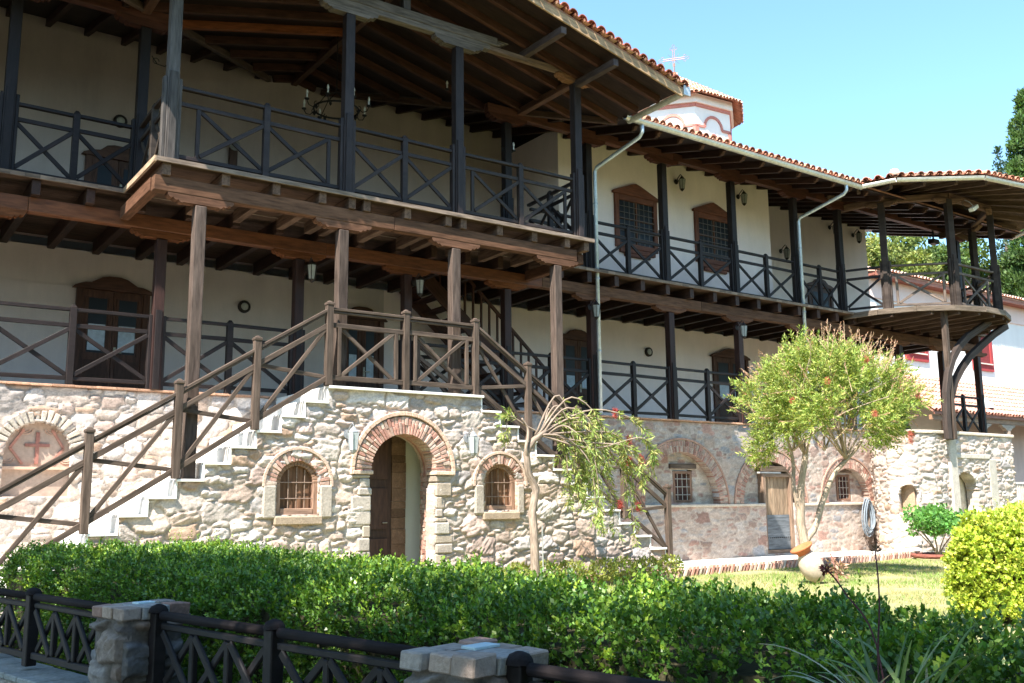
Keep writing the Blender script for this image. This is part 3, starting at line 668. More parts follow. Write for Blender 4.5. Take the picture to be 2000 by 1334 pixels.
        m = MB(); m.tube([(cx+.06, y-.045, z0+1.0), (cx+.06, y-.09, z0+1.0), (cx+.17, y-.09, z0+1.0)], .011, (.5, .45, .35)); m.box(cx+.04, cx+.08, y-.05, y-.03, z0+.9, z0+1.1, (.4, .36, .28)); o = m.build('handle', M['iron']); o.parent = d
        if paper:
            for s in (-1, 1):
                m = MB(); hw = (w-.12)/2; xx = cx+s*hw; m.box(xx-hw+.11, xx+hw-.12, y-.040, y-.037, z0+paper[0], z0+paper[1], (.50, .56, .62), .05)
                o = m.build('notice_paper', M['clay']); o.parent = d
    door(4.03, .64, 3.06, 5.46, 2.96, (1.02, 1.5)); door(9.05, .52, 3.06, 5.45, 2.96, (.85, 1.35)); door(14.95, .60, 3.06, 5.52, 2.96, (1.0, 1.3)); door(20.45, .72, 3.06, 5.50, 2.96, (1.0, 1.4))
    door(3.98, .58, 6.15, 7.98, 2.995, None); door(24.7, .6, 6.15, 8.05, 2.995, None)
    m = MB(); m.box(6.06, 6.22, 2.9, 2.995, 7.72, 8.42, (.10, .05, .035)); m.lathe([(0, 0), (.12, .01), (.12, .04), (.05, .05), (0, .06)], (6.14, 2.9, 8.45), (.35, .33, .3), 12, (0, -1, 0)); part('wall_box', m, 'wood', .01)
    m = MB(); m.box(20.22, 20.34, 1.6, 1.74, 8.0, 9.25, (.17, .07, .04)); m.box(20.18, 20.38, 1.56, 1.78, 9.25, 9.33, (.17, .07, .04)); m.box(20.2, 20.36, 1.58, 1.76, 8.6, 8.66, (.17, .07, .04)); part('corner_post', m, 'wood', .01)
    # floors, joists, beams, lower posts
    m = MB(); m.box(-4, 28.2, -.27, 3.0, 6.085, 6.125, (.075, .045, .03), 0)
    x = -4
    while x < 28.2: m.box(x, x+.196, -.30, -.271, 6.075, 6.135, (.19, .14, .105), .2); x += .2
    m.box(3.42, 11.32, -2.02, -.301, 6.085, 6.125, (.075, .045, .03), 0); m.box(3.39, 11.35, -2.06, -2.021, 6.075, 6.14, (.20, .15, .115), .1); m.box(3.36, 3.389, -2.06, -.31, 6.06, 6.14, (.42, .30, .20), .1)
    part('upper_floor', m, 'oldwood')
    x = 1.45
    for x in np.arange(-.1, 28.1, .755):
        if abs(x-11.3) < 2.4 and x > 9.6 and x < 12.4: pass
        m = MB(); m.box(x-.06, x+.06, -.235, 2.95, 5.845, 6.08, (.05, .026, .018), .2); part('joist', m, 'wood', .006)
    for x in (3.55, 4.4, 5.17, 5.92, 6.42, 6.68, 7.42, 8.2, 8.5, 9.25, 10.0, 10.75, 11.2):
        m = MB(); m.box(x-.06, x+.06, -2.0, -.24, 5.90, 6.08, (.13, .08, .055), .2); part('joist', m, 'oldwood', .006)
    def longbeam(y, z0, z1, x0, x1, w, col, seg=4.6, mat='wood'):
        x = x0
        while x < x1-.01: e = min(x+seg, x1); m = MB(); m.box(x, e-.004, y-w/2, y+w/2, z0, z1, vary(col, .8, 1.25)); part('beam', m, mat, .008); x = e
    longbeam(0, 5.62, 5.842, -3, 2.1, .18, ORANGE, 6); longbeam(0, 5.62, 5.842, 2.1, 11.6, .18, ORANGE, 4.75); longbeam(0, 5.62, 5.842, 11.6, 28.2, .18, (.10, .052, .031), 4.6, 'oldwood')
    longbeam(-1.88, 5.68, 5.898, 3.4, 11.0, .16, (.095, .048, .028), 3.8, 'oldwood')
    for x in (3.45, 11.22): m = MB(); m.box(x-.07, x+.07, -1.79, -.1, 5.7, 5.895, (.12, .058, .034)); part('beam', m, 'oldwood', .008)
    LP = [-.6, 1.6, 4.05, 6.38, 8.5, 10.75, 12.95, 15.24, 17.5, 19.8, 21.7, 24.0, 26.1, 28.0]
    for x in LP:
        m = bracket(x, 0, 5.618, .95, .13, .16, ORANGE if x < 12 else (.12, .058, .034)); part('bracket', m, 'oldwood')
        m = MB(); m.box(x-.08, x+.08, -.08, .08, 3.086 if x not in (21.7, 24.0) else 3.06, 5.487, (.042, .020, .016), .25)
        for s in (-1, 1): m.box(x+s*.105-.025, x+s*.105+.025, -.055, .055, 3.087, 4.26, DARK, .2)
        m.box(x-.05, x+.05, -.105, -.08, 3.087, 4.34, DARK, .2)
        part('post', m, 'wood', .006)
    for x, zb in ((4.07, 1.66), (6.31, 3.056), (8.38, 3.056), (10.55, 1.86)):
        m = bracket(x, -1.88, 5.678, .95, .13, .15, (.12, .06, .036)); part('bracket', m, 'oldwood')
        m = MB(); m.box(x-.082, x+.082, -1.962, -1.798, zb, 5.547, (.085, .062, .050), .15)
        if zb < 3: m.box(x-.11, x+.11, -1.99, -1.77, zb, zb+.02, (.1, .07, .05))
        part('post', m, 'oldwood', .01)
    # lower railings
    for a, b in ((-.6, 1.6), (1.6, 4.05), (4.05, 6.38), (8.5, 10.75), (12.95, 15.24), (15.24, 17.5), (17.5, 19.8), (19.8, 21.7), (26.1, 28.0)):
        n = (.5,) if b-a > 1.95 or a > 25 else (); xrail(root, (a, 0, 3.085), (b, 0, 3.085), newels=n if n else (.5,), pw=.94 if b-a < 2.4 else 1.0)
    xrail(root, (10.75, 0, 3.085), (12.95, 0, 3.085), pw=.94)
    # upper posts
    UP = [-.6, 1.75, 3.63, 10.8, 12.93, 15.17, 17.47, 19.8, 21.64]
    def upost(x, y, zt, col=DARK, mat='wood', zb=6.127):
        m = MB(); m.box(x-.08, x+.08, y-.08, y+.08, zb, zt, col, .12)
        for s in (-1, 1): m.box(x+s*.106-.025, x+s*.106+.025, y-.055, y+.055, zb+.02, 7.40, col, .2)
        m.box(x-.055, x+.055, y-.107, y-.081, zb+.02, 7.48, col, .2); m.box(x-.055, x+.055, y+.081, y+.107, zb+.02, 7.48, col, .2)
        part('post', m, mat, .006)
    for x in UP: upost(x, 0, 8.98)
    for x in (6.36, 8.45, 11.1): upost(x, -1.88, 9.2, (.034, .024, .022))
    upost(3.6, -1.88, 9.2, (.085, .075, .068), 'oldwood')
    upost(27.4, 0, 8.98)
    for x in (-.6, 1.75, 10.8, 12.93, 15.17, 17.47, 19.8, 21.64, 27.4): m = bracket(x, 0, 9.12, .95, .14, .16, RED); part('bracket', m, 'wood')
    m = bracket(3.63, 0, 9.12, .95, .14, .16, RED); part('bracket', m, 'wood')
    longbeam(0, 9.122, 9.31, -3, 4.1, .15, (.09, .035, .022), 7.1); longbeam(0, 9.122, 9.31, 10.3, 28.2, .15, (.09, .035, .022), 5.2)
    GB = (.13, .108, .095)
    for x in (6.36, 8.45): m = bracket(x, -1.88, 9.335, 1.0, .14, .15, GB); part('bracket', m, 'oldwood')
    m = bracket(3.6, -1.88, 9.335, .9, .14, .15, GB); part('bracket', m, 'oldwood'); m = bracket(11.1, -1.88, 9.335, .9, .14, .15, (.22, .11, .06)); part('bracket', m, 'oldwood')
    m = MB(); m.box(3.0, 9.1, -1.95, -1.81, 9.337, 9.44, GB); m.box(3.0, 9.25, -1.96, -1.80, 9.443, 9.60, GB)
    for i in range(3): m.box(9.25+i*.0, 9.32+i*.09, -1.955, -1.805, 9.455+i*.045, 9.50+i*.03, GB)
    part('gable_beam', m, 'oldwood', .012)
    m = MB(); m.box(9.1, 11.95, -1.94, -1.82, 9.34, 9.43, (.19, .13, .10)); part('gable_beam', m, 'oldwood', .008)
    for x, y0, y1 in ((3.6, -1.8, -.08), (11.1, -1.8, -.08)): m = MB(); m.box(x-.07, x+.07, y0, y1, 9.20, 9.33, (.14, .07, .045)); part('beam', m, 'wood', .008)
    for x in (7.4, 5.0): m = MB(); m.box(x-.07, x+.07, -1.95, -1.81, 9.6, zgab(x)-.02, (.09, .08, .08)); part('king_post', m, 'wood', .008)
    # upper railings
    xrail(root, (-.6, 0, 6.127), (1.75, 0, 6.127)); xrail(root, (1.75, 0, 6.127), (3.63, 0, 6.127), pw=.8)
    xrail(root, (3.6, -1.88, 6.14), (6.36, -1.88, 6.14), newels=(.515,), col=(.030, .021, .019)); xrail(root, (6.36, -1.88, 6.14), (8.45, -1.88, 6.14), newels=(.5,), col=(.030, .021, .019)); xrail(root, (8.45, -1.88, 6.14), (11.1, -1.88, 6.14), newels=(.5,), col=(.034, .024, .020))
    xrail(root, (3.6, -1.88, 6.14), (3.63, 0, 6.13), newels=(.5,), col=(.05, .038, .03)); xrail(root, (11.1, -1.88, 6.14), (11.25, 0, 6.13), newels=(.5,))
    for a, b in ((11.25, 12.93), (12.93, 15.17), (15.17, 17.47), (17.47, 19.8), (19.8, 21.64)): xrail(root, (a, 0, 6.127), (b, 0, 6.127), pw=.8 if b-a < 2 else .98)
    # soffits, rafters
    SO = (.03, .018, .015)
    m = MB()
    def soff(poly, zf, t0=0., t1=.04, col=SO):
        m.prism(poly, lambda a, b, t: (a, b, zf(a, b)+t), t0, t1, col)
    yr = -1.45+(zgab(XRI)-9.02)/SL
    soff([(XR, YF), (XR, -1.45), (XRI, yr), (XRI, YF)], lambda a, b: 9.02+SG*(XR-a)); soff([(XRI, YF), (XRI, yr), (XL, -1.45), (XL, YF)], lambda a, b: 9.02+SG*(a-XL))
    soff([(XR, -1.47), (28.6, -1.47), (28.6, 5.2), (XRI, 5.2), (XRI, yr)], lambda a, b: zmain(b)); soff([(XL, -1.47), (XRI, yr), (XRI, 5.2), (-4, 5.2), (-4, -1.47)], lambda a, b: zmain(b))
    part('roof_deck', m, 'wood')
    y = -2.62; i = 0; c0 = (.075, .032, .021)
    while y < 3.4:
        for s in (-1, 1):
            xe = (XR-.12 if s > 0 else XL+.12) if y < -1.4 else (xvr(y)-.05 if s > 0 else xvl(y)+.05)
            if abs(xe-XRI) < .3: continue
            col = (.26, .08, .03) if (s < 0 and i == 5) else vary(c0, .7, 1.35)
            m = MB(); m.beam((XRI+s*.05, y, zgab(XRI)-.076-SG*.05), (xe, y, zgab(xe)-.076), .08, .145, col, jit=0); part('rafter', m, 'wood', .004)
        y += .62; i += 1
    x = -2.0
    while x < 28.4:
        y0 = -1.36
        if XL < x < XR:
            y0 = (-1.45+(XR-x)*SG/SL if x > XRI else -1.45+(x-XL)*SG/SL)+.05
        if y0 < 2.8:
            ye = 2.98 if not (13.05 < x < 20.15) else 1.08
            m = MB(); m.beam((x, y0+.12, zmain(y0+.12)-.076), (x, ye, zmain(ye)-.076), .09, .15, vary((.05, .024, .018), .6, 1.1), jit=0)
            if y0 < -1: m.prism([(0, 0), (.13, 0), (.13, -.13), (.07, -.11), (.04, -.05), (0, -.04)], lambda a, b, t: (x+t, y0+a-.0, zmain(y0+a)+b), -.045, .045, (.09, .045, .03))
            part('rafter', m, 'wood', .004)
        x += .66
    m = MB(); m.beam((XRI, YF+.1, zgab(XRI)-.12), (XRI, 3.0, zgab(XRI)-.12), .12, .2, (.10, .05, .035))
    m.beam((XR-.1, -1.4, 8.95), (xvr(2.9), 2.9, zmain(2.9)-.12), .09, .12, (.09, .05, .035)); m.beam((XL+.1, -1.4, 8.95), (xvl(2.9), 2.9, zmain(2.9)-.12), .09, .12, (.13, .085, .065)); part('valley_beam', m, 'wood', .005)
    for s in (-1, 1):   # outer purlin pairs under the gable, bargeboards
        xe = XR if s > 0 else XL
        m = MB(); m.beam((XRI, YF-.02, zgab(XRI)-.045), (xe+s*.02, YF-.02, 8.975), .035, .155, (.40, .26, .15), jit=.03); part('bargeboard', m, 'oldwood', .004)
    for x in (9.9, 11.1, 4.6, 3.6):
        m = MB(); m.beam((x, -1.8, zgab(x)-.22), (x, YF+.03, zgab(x)-.22), .12, .13, (.07, .05, .045)); part('outrigger', m, 'wood', .006)
    # tiles
    m = MB()
    sv = Vector((0, 1, SL)).normalized(); gv = Vector((-1, 0, SG)).normalized(); gl = Vector((1, 0, SG)).normalized()
    tile_rows(m, (XR+.16, -1.56, 9.08), (1, 0, 0), sv, 37, 12)
    tile_rows(m, (XR+.06, YF+.22, 9.075), (0, 1, 0), gv, 8, 24, .215, .225); tile_rows(m, (XR+.02, YF-.10, 9.10), gv, (0, 1, .02), 26, 1, .212, .30, lambda: vary((.34, .12, .08), .75, 1.2), None, .098)
    tile_rows(m, (XL-.06, YF+.22, 9.075), (0, 1, 0), gl, 8, 24, .215, .225); tile_rows(m, (XL-.02, YF-.10, 9.10), gl, (0, 1, .02), 26, 1, .212, .30, lambda: vary((.34, .12, .08), .75, 1.2), None, .098)
    part('roof_tiles', m, 'tile', smooth=False)
    m = MB(); m.prism([(XR+.05, YF-.03), (XR+.05, -1.5), (XRI, yr), (XRI, YF-.03)], lambda a, b, t: (a, b, 9.02+SG*(XR-a)+t), .042, .075, (.36, .18, .12)); m.prism([(XRI, YF-.03), (XRI, yr), (XL-.05, -1.5), (XL-.05, YF-.03)], lambda a, b, t: (a, b, 9.02+SG*(a-XL)+t), .042, .075, (.36, .18, .12))
    m.prism([(XR+.06, -1.52), (28.6, -1.52), (28.6, 5.2), (XRI, 5.2), (XRI, yr)], lambda a, b, t: (a, b, zmain(b)+t), .042, .07, (.36, .18, .12)); m.prism([(XL, -1.5), (XRI, yr), (XRI, 5.2), (-4, 5.2), (-4, -1.5)], lambda a, b, t: (a, b, zmain(b)+t), .042, .07, (.36, .18, .12))
    # back slope closes the roof
    m.prism([(-4, 5.2), (28.6, 5.2), (28.6, 11.5), (-4, 11.5)], lambda a, b, t: (a, b, zmain(5.2)-(b-5.2)*.26+t), .0, .07, (.36, .18, .12))
    part('tile_bed', m, 'tile')
    m = MB(); m.box(-4, 27.3, 11.2, 11.4, -.2, 9.2, (1, 1, 1)); m.box(27.1, 27.3, 3.2, 11.2, 3, 10.6, (1, 1, 1)); m.box(-4, -3.8, 0, 11.2, -.2, 10.2, (1, 1, 1)); part('rear_wall', m, 'white')
    # gutters and pipes
    def gutter(pts, name='gutter'):
        m = MB(); pts = [Vector(p) for p in pts]
        for a, b in zip(pts[:-1], pts[1:]):
            d = (b-a).normalized(); s = d.cross(Vector((0, 0, 1))); vs = []
            for q in (a, b):
                for r in (.075, .068):
                    for k in range(9): t = math.pi*k/8; vs.append(q+s*(math.cos(t)*r)-Vector((0, 0, 1))*(math.sin(t)*r))
            fs = [(k, k+1, k+19, k+18) for k in range(8)]+[(k+10, k+9, k+27, k+28) for k in range(8)]+[(k, k+9, k+10, k+1) for k in range(8)]+[(k+18, k+19, k+28, k+27) for k in range(8)]+[(0, 18, 27, 9), (8, 17, 35, 26)]
            m.add(vs, fs, (.66, .64, .57)); m.tube([a+s*.075, b+s*.075], .009, (.5, .48, .42), 5); m.tube([a-s*.075, b-s*.075], .009, (.5, .48, .42), 5)
            L = (b-a).length; k = 1
            while k*.9 < L: q = a+d*k*.9; m.tube([q+s*.08+Vector((0, 0, .01)), q-Vector((0, 0, .08)), q-s*.08+Vector((0, 0, .01))], .006, (.35, .34, .3), 4); k += 1
        return part(name, m, 'metal')
    gutter([(XR-.05, -1.57, 9.03), (20.5, -1.57, 8.99)]); gutter([(XR+.11, YF-.02, 9.03), (XR+.11, -1.5, 9.00)])
    m = MB(); m.box(XR+.03, XR+.20, YF-.06, YF-.03, 8.94, 9.13, (.55, .56, .55)); part('gutter_end', m, 'metal')
    for x in (13.12, 19.9):
        m = MB(); m.tube([(x, -1.56, 8.97), (x, -1.56, 8.80), (x, -1.48, 8.72), (x-.1, -.22, 8.42), (x-.12, -.17, 8.32), (x-.12, -.17, 3.12)], .043, (.50, .56, .60), 8); m2 = part('downpipe', m, 'metal', 0, True)
        m = MB()
        for z in (7.6, 5.95, 4.4): m.lathe([(.05, 0), (.053, .0), (.053, .03), (.05, .03)], (x-.12, -.17, z), (.4, .42, .44), 10)
        o = m.build('pipe_clip', M['metal']); o.parent = m2
    # inner stair up through the gallery
    m = MB(); A, B = Vector((9.95, 1.75, 5.95)), Vector((13.1, 1.75, 3.15)); c = (.085, .036, .024)
    for y in (1.75, 2.75): m.beam(Vector((A.x, y, A.z)), Vector((B.x, y, B.z)), .06, .30, c)
    for k in range(13): t = (k+.5)/13; p = A.lerp(B, t); m.box(p.x-.14, p.x+.14, 1.78, 2.72, p.z+.0, p.z+.04, c)
    st = part('gallery_stair', m, 'wood', .004); st['label'] = 'dark wooden stair rising inside the gallery'
    m = MB()
    for y in (1.75,):
        up = Vector((0, 0, 1)); m.beam(A+up*1.05, B+up*1.05, .06, .06, c)
        for k in range(15): t = (k+.5)/15; p = A.lerp(B, t); m.box(p.x-.02, p.x+.02, y-.02, y+.02, p.z+.1, p.z+1.03, c)
    o = m.build('banister', M['wood']); o.parent = st
    m = MB(); m.box(6.3, 8.5, .2, 2.9, 3.0, 3.056, (.42, .38, .32), 0)
    # ---- polygonal corner balcony
    cx, cy = 24.3, 0.; c = lambda r, a: (cx-r*math.cos(rad(a)), cy-r*math.sin(rad(a)))
    n = 9; angs = [180*i/n for i in range(n+1)]
    m = MB(); poly = [c(2.66, a) for a in angs]; m.prism(poly, lambda a, b, t: (a, b, t), 6.08, 6.125, (.10, .07, .055)); part('balcony_floor', m, 'oldwood')
    m = MB()
    for a, b in zip(angs[:-1], angs[1:]): p, q = c(2.68, a), c(2.68, b); m.beam((*p, 6.05), (*q, 6.05), .05, .14, (.13, .10, .075), jit=.25)
    part('balcony_rim', m, 'oldwood', .006)
    for k in range(9):
        x = cx-2.3+k*.575; yy = -math.sqrt(max(2.6**2-(x-cx)**2, .05)); m = MB(); m.box(x-.045, x+.045, yy, -.1, 5.90, 6.075, (.07, .045, .032), .2); part('joist', m, 'oldwood', .005)
    KP = [(25, 6.127), (65, 6.127), (115, 6.127), (155, 6.127)]
    for a, z in KP:
        x, y = c(2.42, a); m = MB(); co = (.05, .038, .032)
        rr = Matrix.Rotation(rad(90+a), 3, 'Z')
        def rb(x0, x1, y0, y1, z0, z1):
            p = [(x0, y0), (x1, y0), (x1, y1), (x0, y1)]; q = [Vector((x, y, 0))+rr @ Vector((u, v, 0)) for u, v in p]
            m.hexa([(v.x, v.y, z0) for v in q]+[(v.x, v.y, z1) for v in q], vary(co, .9, 1.1), [(z0, 0, 0)]*4+[(z1, .1, .1)]*4)
        rb(-.08, .08, -.08, .08, z, 8.98); rb(-.13, -.085, -.05, .05, z, 7.4); rb(.085, .13, -.05, .05, z, 7.4); rb(-.05, .05, -.12, -.082, z, 7.5); rb(-.05, .05, .082, .12, z, 7.5)
        part('post', m, 'oldwood', .006)
    seq = [(21.64, 0)]+[c(2.42, a) for a, z in KP]+[(26.75, -.05)]
    for i, (p, q) in enumerate(zip(seq[:-1], seq[1:])):
        dist = math.dist(p, q); mats = 'oldwood' if i else 'wood'
        if dist < 1.5: xrail(root, (*p, 6.14), (*q, 6.14), newels=(), pw=.9, col=(.06, .045, .037) if i else DARK, mat=mats)
        else: xrail(root, (*p, 6.14), (*q, 6.14), newels=(), pw=1.15, col=(.13, .10, .08), mat=mats)
    m = MB()
    for p, q in zip([c(2.42, a) for a in (-2, 25, 65, 115, 155)], [c(2.42, a) for a in (25, 65, 115, 155, 182)]): m.beam((*p, 9.06), (*q, 9.06), .13, .17, (.15, .09, .06))
    part('ring_beam', m, 'oldwood', .008)
    for a, z in KP:
        x, y = c(2.42, a); m = MB(); rr = Matrix.Rotation(rad(90+a), 3, 'Z')
        m.prism(scallop(.8, .13), lambda u, v, t: tuple(Vector((x, y, 9.0+v))+rr @ Vector((u, t, 0))), -.07, .07, (.15, .09, .06)); part('bracket', m, 'oldwood')
    EV = [(20.6, -1.5), (20.95, -2.25), (22.55, -3.55), (25.2, -3.95), (27.6, -2.7), (28.5, -1.0)]; apex = (24.3, .9, 10.1); ze = 9.08
    m = MB(); t = MB()
    for p, q in zip(EV[:-1], EV[1:]):
        m.add([(*p, ze), (*q, ze), apex, (*p, ze+.04), (*q, ze+.04), (apex[0], apex[1], apex[2]+.04)], [(0, 2, 1), (3, 4, 5), (0, 1, 4, 3), (1, 2, 5, 4), (2, 0, 3, 5)], (.13, .085, .06))
        P, Q, AP = Vector((*p, ze+.06)), Vector((*q, ze+.06)), Vector(apex); u = (Q-P).normalized(); mid = (P+Q)/2; s = (AP-mid); s -= u*s.dot(u); s.normalize(); L = (Q-P).length; nr = max(2, int(L/.215)); H = (AP-mid).length
        t.add([P-s*.03, Q-s*.03, AP+Vector((0, 0, .03))], [(0, 1, 2)], (.36, .18, .12))
        for i in range(nr):
            w = (i+.5)/nr; nc = int((1-abs(w-.5)*2)*H/.31)+1
            tile_rows(t, P+u*(L*w)-s*.09, u, s, 1, nc)
    t.lathe([(.0, .14), (.09, .1), (.13, 0), (.1, -.05)], (20.98, -2.2, ze+.16), (.7, .62, .52), 10)
    part('balcony_roof_deck', m, 'oldwood'); part('balcony_roof_tiles', t, 'tile')
    for i, a in enumerate(range(8, 180, 12)):
        m = MB(); x, y = c(3.72, a); p0 = Vector((x, y, ze-.07)); p1 = Vector(apex)-Vector((0, 0, .1)); p1 = p0.lerp(p1, .85); m.beam(p0, p1, .08, .13, (.10, .065, .045)); part('rafter', m, 'oldwood', .004)
    gutter([(20.5, -1.62, 9.0)]+[(a-(a-24.3)*-.03, b-.06, 9.04) for a, b in EV[1:]])
    # braces carrying the balcony
    m = MB(); m.beam((23.05, -1.95, 2.75), (23.0, -2.0, 6.02),   .13, .13, (.09, .066, .052), up=(1, 0, 0)); part('strut', m, 'oldwood', .008)
    for yb, cv in ((-2.0, [(22.72, 2.75), (22.72, 3.3), (22.78, 3.9), (22.95, 4.4), (23.2, 4.8), (23.55, 5.15), (24.0, 5.45), (24.75, 5.78), (25.15, 5.97)]), (-1.9, [(22.96, 2.75), (23.0, 3.3), (23.14, 3.8), (23.4, 4.25), (23.75, 4.6), (24.2, 4.95), (24.75, 5.26), (25.5, 5.66), (26.2, 5.96)])):
        m = MB(); ps = [Vector((x, yb, z)) for x, z in cv]; nk = len(ps)-1
        vs = []; g = []
        for k, q in enumerate(ps):
            d = (ps[min(k+1, nk)]-ps[max(k-1, 0)]).normalized(); s = d.cross(Vector((0, 1, 0))).normalized()
            for a, b in ((-1, -1), (1, -1), (1, 1), (-1, 1)): vs.append(q+Vector((0, a*.065, 0))+s*(b*.085)); g.append((k*.4, a*.065, b*.085))
        fs = [(k*4+i, k*4+(i+1) % 4, k*4+4+(i+1) % 4, k*4+4+i) for k in range(nk) for i in range(4)]+[(3, 2, 1, 0), (nk*4, nk*4+1, nk*4+2, nk*4+3)]
        m.add(vs, fs, (.055, .042, .036), g); part('curved_brace', m, 'oldwood', .006)
    return root
building()

# ------------------------------------------------------------ foliage helpers
def nrm(a): return a/np.maximum(np.linalg.norm(a, axis=-1, keepdims=True), 1e-9)
def leaves(name, P, D, L, W, col, mat, parent=None, droop=.15):
    """one folded leaf per row: P base, D direction, L length, W width (arrays or scalars)"""
    n = len(P); D = nrm(D); Rn = rng.normal(0, 1, (n, 3)); S = nrm(np.cross(D, Rn)); Nn = np.cross(D, S)
    L = np.broadcast_to(np.asarray(L, float), (n,))[:, None]; W = np.broadcast_to(np.asarray(W, float), (n,))[:, None]
    mid = P+D*L*.45
    V = np.stack([P, mid+S*W/2+Nn*W*.18, P+D*L-Nn*L*droop*.3, mid-S*W/2+Nn*W*.18], 1).reshape(-1, 3)
    return np_mesh(name, V, np.arange(4*n).reshape(-1, 4), np.repeat(col, 4, 0), M[mat], parent)
def sprigs(base, d, stem, k, spread=.8):
    """k leaves round each sprig; returns P, D, t"""
    n = len(base); d = nrm(d); t = (np.arange(k)+.6)/k; t = np.tile(t, (n, 1))
    a = rng.uniform(0, 6.28, (n, k)); R1 = nrm(np.cross(d, rng.normal(0, 1, (n, 3)))); R2 = np.cross(d, R1)
    side = R1[:, None]*np.cos(a)[..., None]+R2[:, None]*np.sin(a)[..., None]
    P = base[:, None]+d[:, None]*(t*np.reshape(stem, (-1, 1)))[..., None]; Dd = d[:, None]*(.35+t[..., None]*.7)+side*spread
    return P.reshape(-1, 3), Dd.reshape(-1, 3), t.reshape(-1)
def cvar(base, n, lo=.7, hi=1.3, hue=.12):
    c = np.array(base)*rng.uniform(lo, hi, (n, 1)); c[:, 0] *= rng.uniform(1-hue, 1+hue*1.6, n); return c
def hedge(name, poly, top, label, col, tipcol, nsp, leaf, seed, r=.22, wob=.10, shoots=300, z0=-.05, core=.16):
    root = thing(name, label, 'hedge', (poly[0][0], poly[0][1], z0))
    P = np.array(poly, float); n = len(P); E = np.roll(P, -1, 0)-P; EL = np.hypot(*E.T); A = .5*sum(P[i, 0]*P[(i+1) % n, 1]-P[(i+1) % n, 0]*P[i, 1] for i in range(n)); sg = np.sign(A)
    NO = np.stack([E[:, 1], -E[:, 0]], 1)/EL[:, None]*sg      # outward
    def ed(q): return np.min(np.stack([-((q-P[i])@NO[i]) for i in range(n)]), 0)
    areaT = abs(A); areaS = EL.sum()*(top-z0); nt = int(nsp*areaT/(areaT+areaS)); ns = nsp-nt
    q = []; lo, hi = P.min(0), P.max(0)
    while sum(map(len, q)) < nt:
        a = rng.uniform(lo, hi, (nt*2, 2)); q.append(a[ed(a) > 0])
    q = np.concatenate(q)[:nt]; e = ed(q); dz = np.where(e < r, r-np.sqrt(np.maximum(r*r-(r-e)**2, 0)), 0)
    T = np.c_[q, top-dz]; k = np.argmin(np.stack([np.abs((q-P[i])@NO[i]) for i in range(n)]), 0); f = np.clip((r-e)/r, 0, 1)[:, None]
    TD = np.c_[NO[k]*f, np.ones(nt)]
    s = rng.choice(n, ns, p=EL/EL.sum()); u = rng.uniform(0, 1, ns)[:, None]; zz = rng.uniform(z0+.02, top, ns); g = np.clip((zz-(top-r))/r, 0, 1); ins = r*(1-np.sqrt(1-g*g))
    Sp = np.c_[P[s]+E[s]*u-NO[s]*ins[:, None], zz]; SD = np.c_[NO[s]*(1-g[:, None]*.7), .35+g]
    B = np.r_[T, Sp]; D = nrm(np.r_[TD, SD])
    w = (vnoise(B[:, 0]+B[:, 2]*.7, B[:, 1], seed, 3, 1.6)-.5)*wob*2+(vnoise(B[:, 0], B[:, 1]+B[:, 2], seed+3, 2, 6)-.5)*wob
    B = B+D*(w-rng.uniform(0, .09, len(B))**1)[:, None]
    D = D+rng.normal(0, .38, D.shape)+np.array([0, 0, .25])
    Lp, Dp, t = sprigs(B, D, rng.uniform(.05, .10, len(B)), 9)
    c = cvar(col, len(Lp), .6, 1.35); young = (rng.uniform(0, 1, len(B)) < .3).repeat(9) & (t > .6); c[young] = cvar(tipcol, young.sum(), .8, 1.25)
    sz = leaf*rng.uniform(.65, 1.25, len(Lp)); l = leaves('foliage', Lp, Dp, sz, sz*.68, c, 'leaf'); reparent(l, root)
    # upright shoots along the crown edge
    q = []
    while sum(map(len, q)) < shoots: a = rng.uniform(lo, hi, (shoots*2, 2)); q.append(a[ed(a) > .03])
    q = np.concatenate(q)[:shoots]; e = ed(q); dz = np.where(e < r, r-np.sqrt(np.maximum(r*r-(r-e)**2, 0)), 0); hgt = rng.uniform(.06, .20, shoots)
    B = np.c_[q, top-dz-.03+(vnoise(q[:, 0], q[:, 1], seed, 3, 1.6)-.5)*wob*2]; D = np.c_[rng.normal(0, .18, (shoots, 2)), np.ones(shoots)]
    Lp, Dp, t = sprigs(B, D, hgt, 12, .9); c = cvar(tipcol, len(Lp), .6, 1.2); sz = leaf*rng.uniform(.7, 1.15, len(Lp)); l = leaves('shoots', Lp, Dp, sz, sz*.5, c, 'leaf'); reparent(l, root)
    cen = P.mean(0); m = MB(); Pi = [tuple(p+(cen-p)/np.linalg.norm(cen-p)*core) for p in P]
    m.prism(Pi, lambda a, b, t: (a, b, t), z0-.1, top-core, (.05, .045, .025)); reparent(m.build('inner_stems', M['bark']), root)
    return root
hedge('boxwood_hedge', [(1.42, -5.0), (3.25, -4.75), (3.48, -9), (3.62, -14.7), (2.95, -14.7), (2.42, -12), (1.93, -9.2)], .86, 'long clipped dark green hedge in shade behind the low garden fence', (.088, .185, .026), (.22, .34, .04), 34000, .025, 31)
hedge('boxwood_hedge', [(10.45, -9.3), (15.2, -7.3), (20, -9.5), (17, -15), (12, -14)], 1.02, 'bright yellow green sunlit hedge at the right edge beyond the lawn', (.34, .44, .055), (.62, .66, .13), 90000, .042, 37, .45, .26, 1200, -.05, .34)
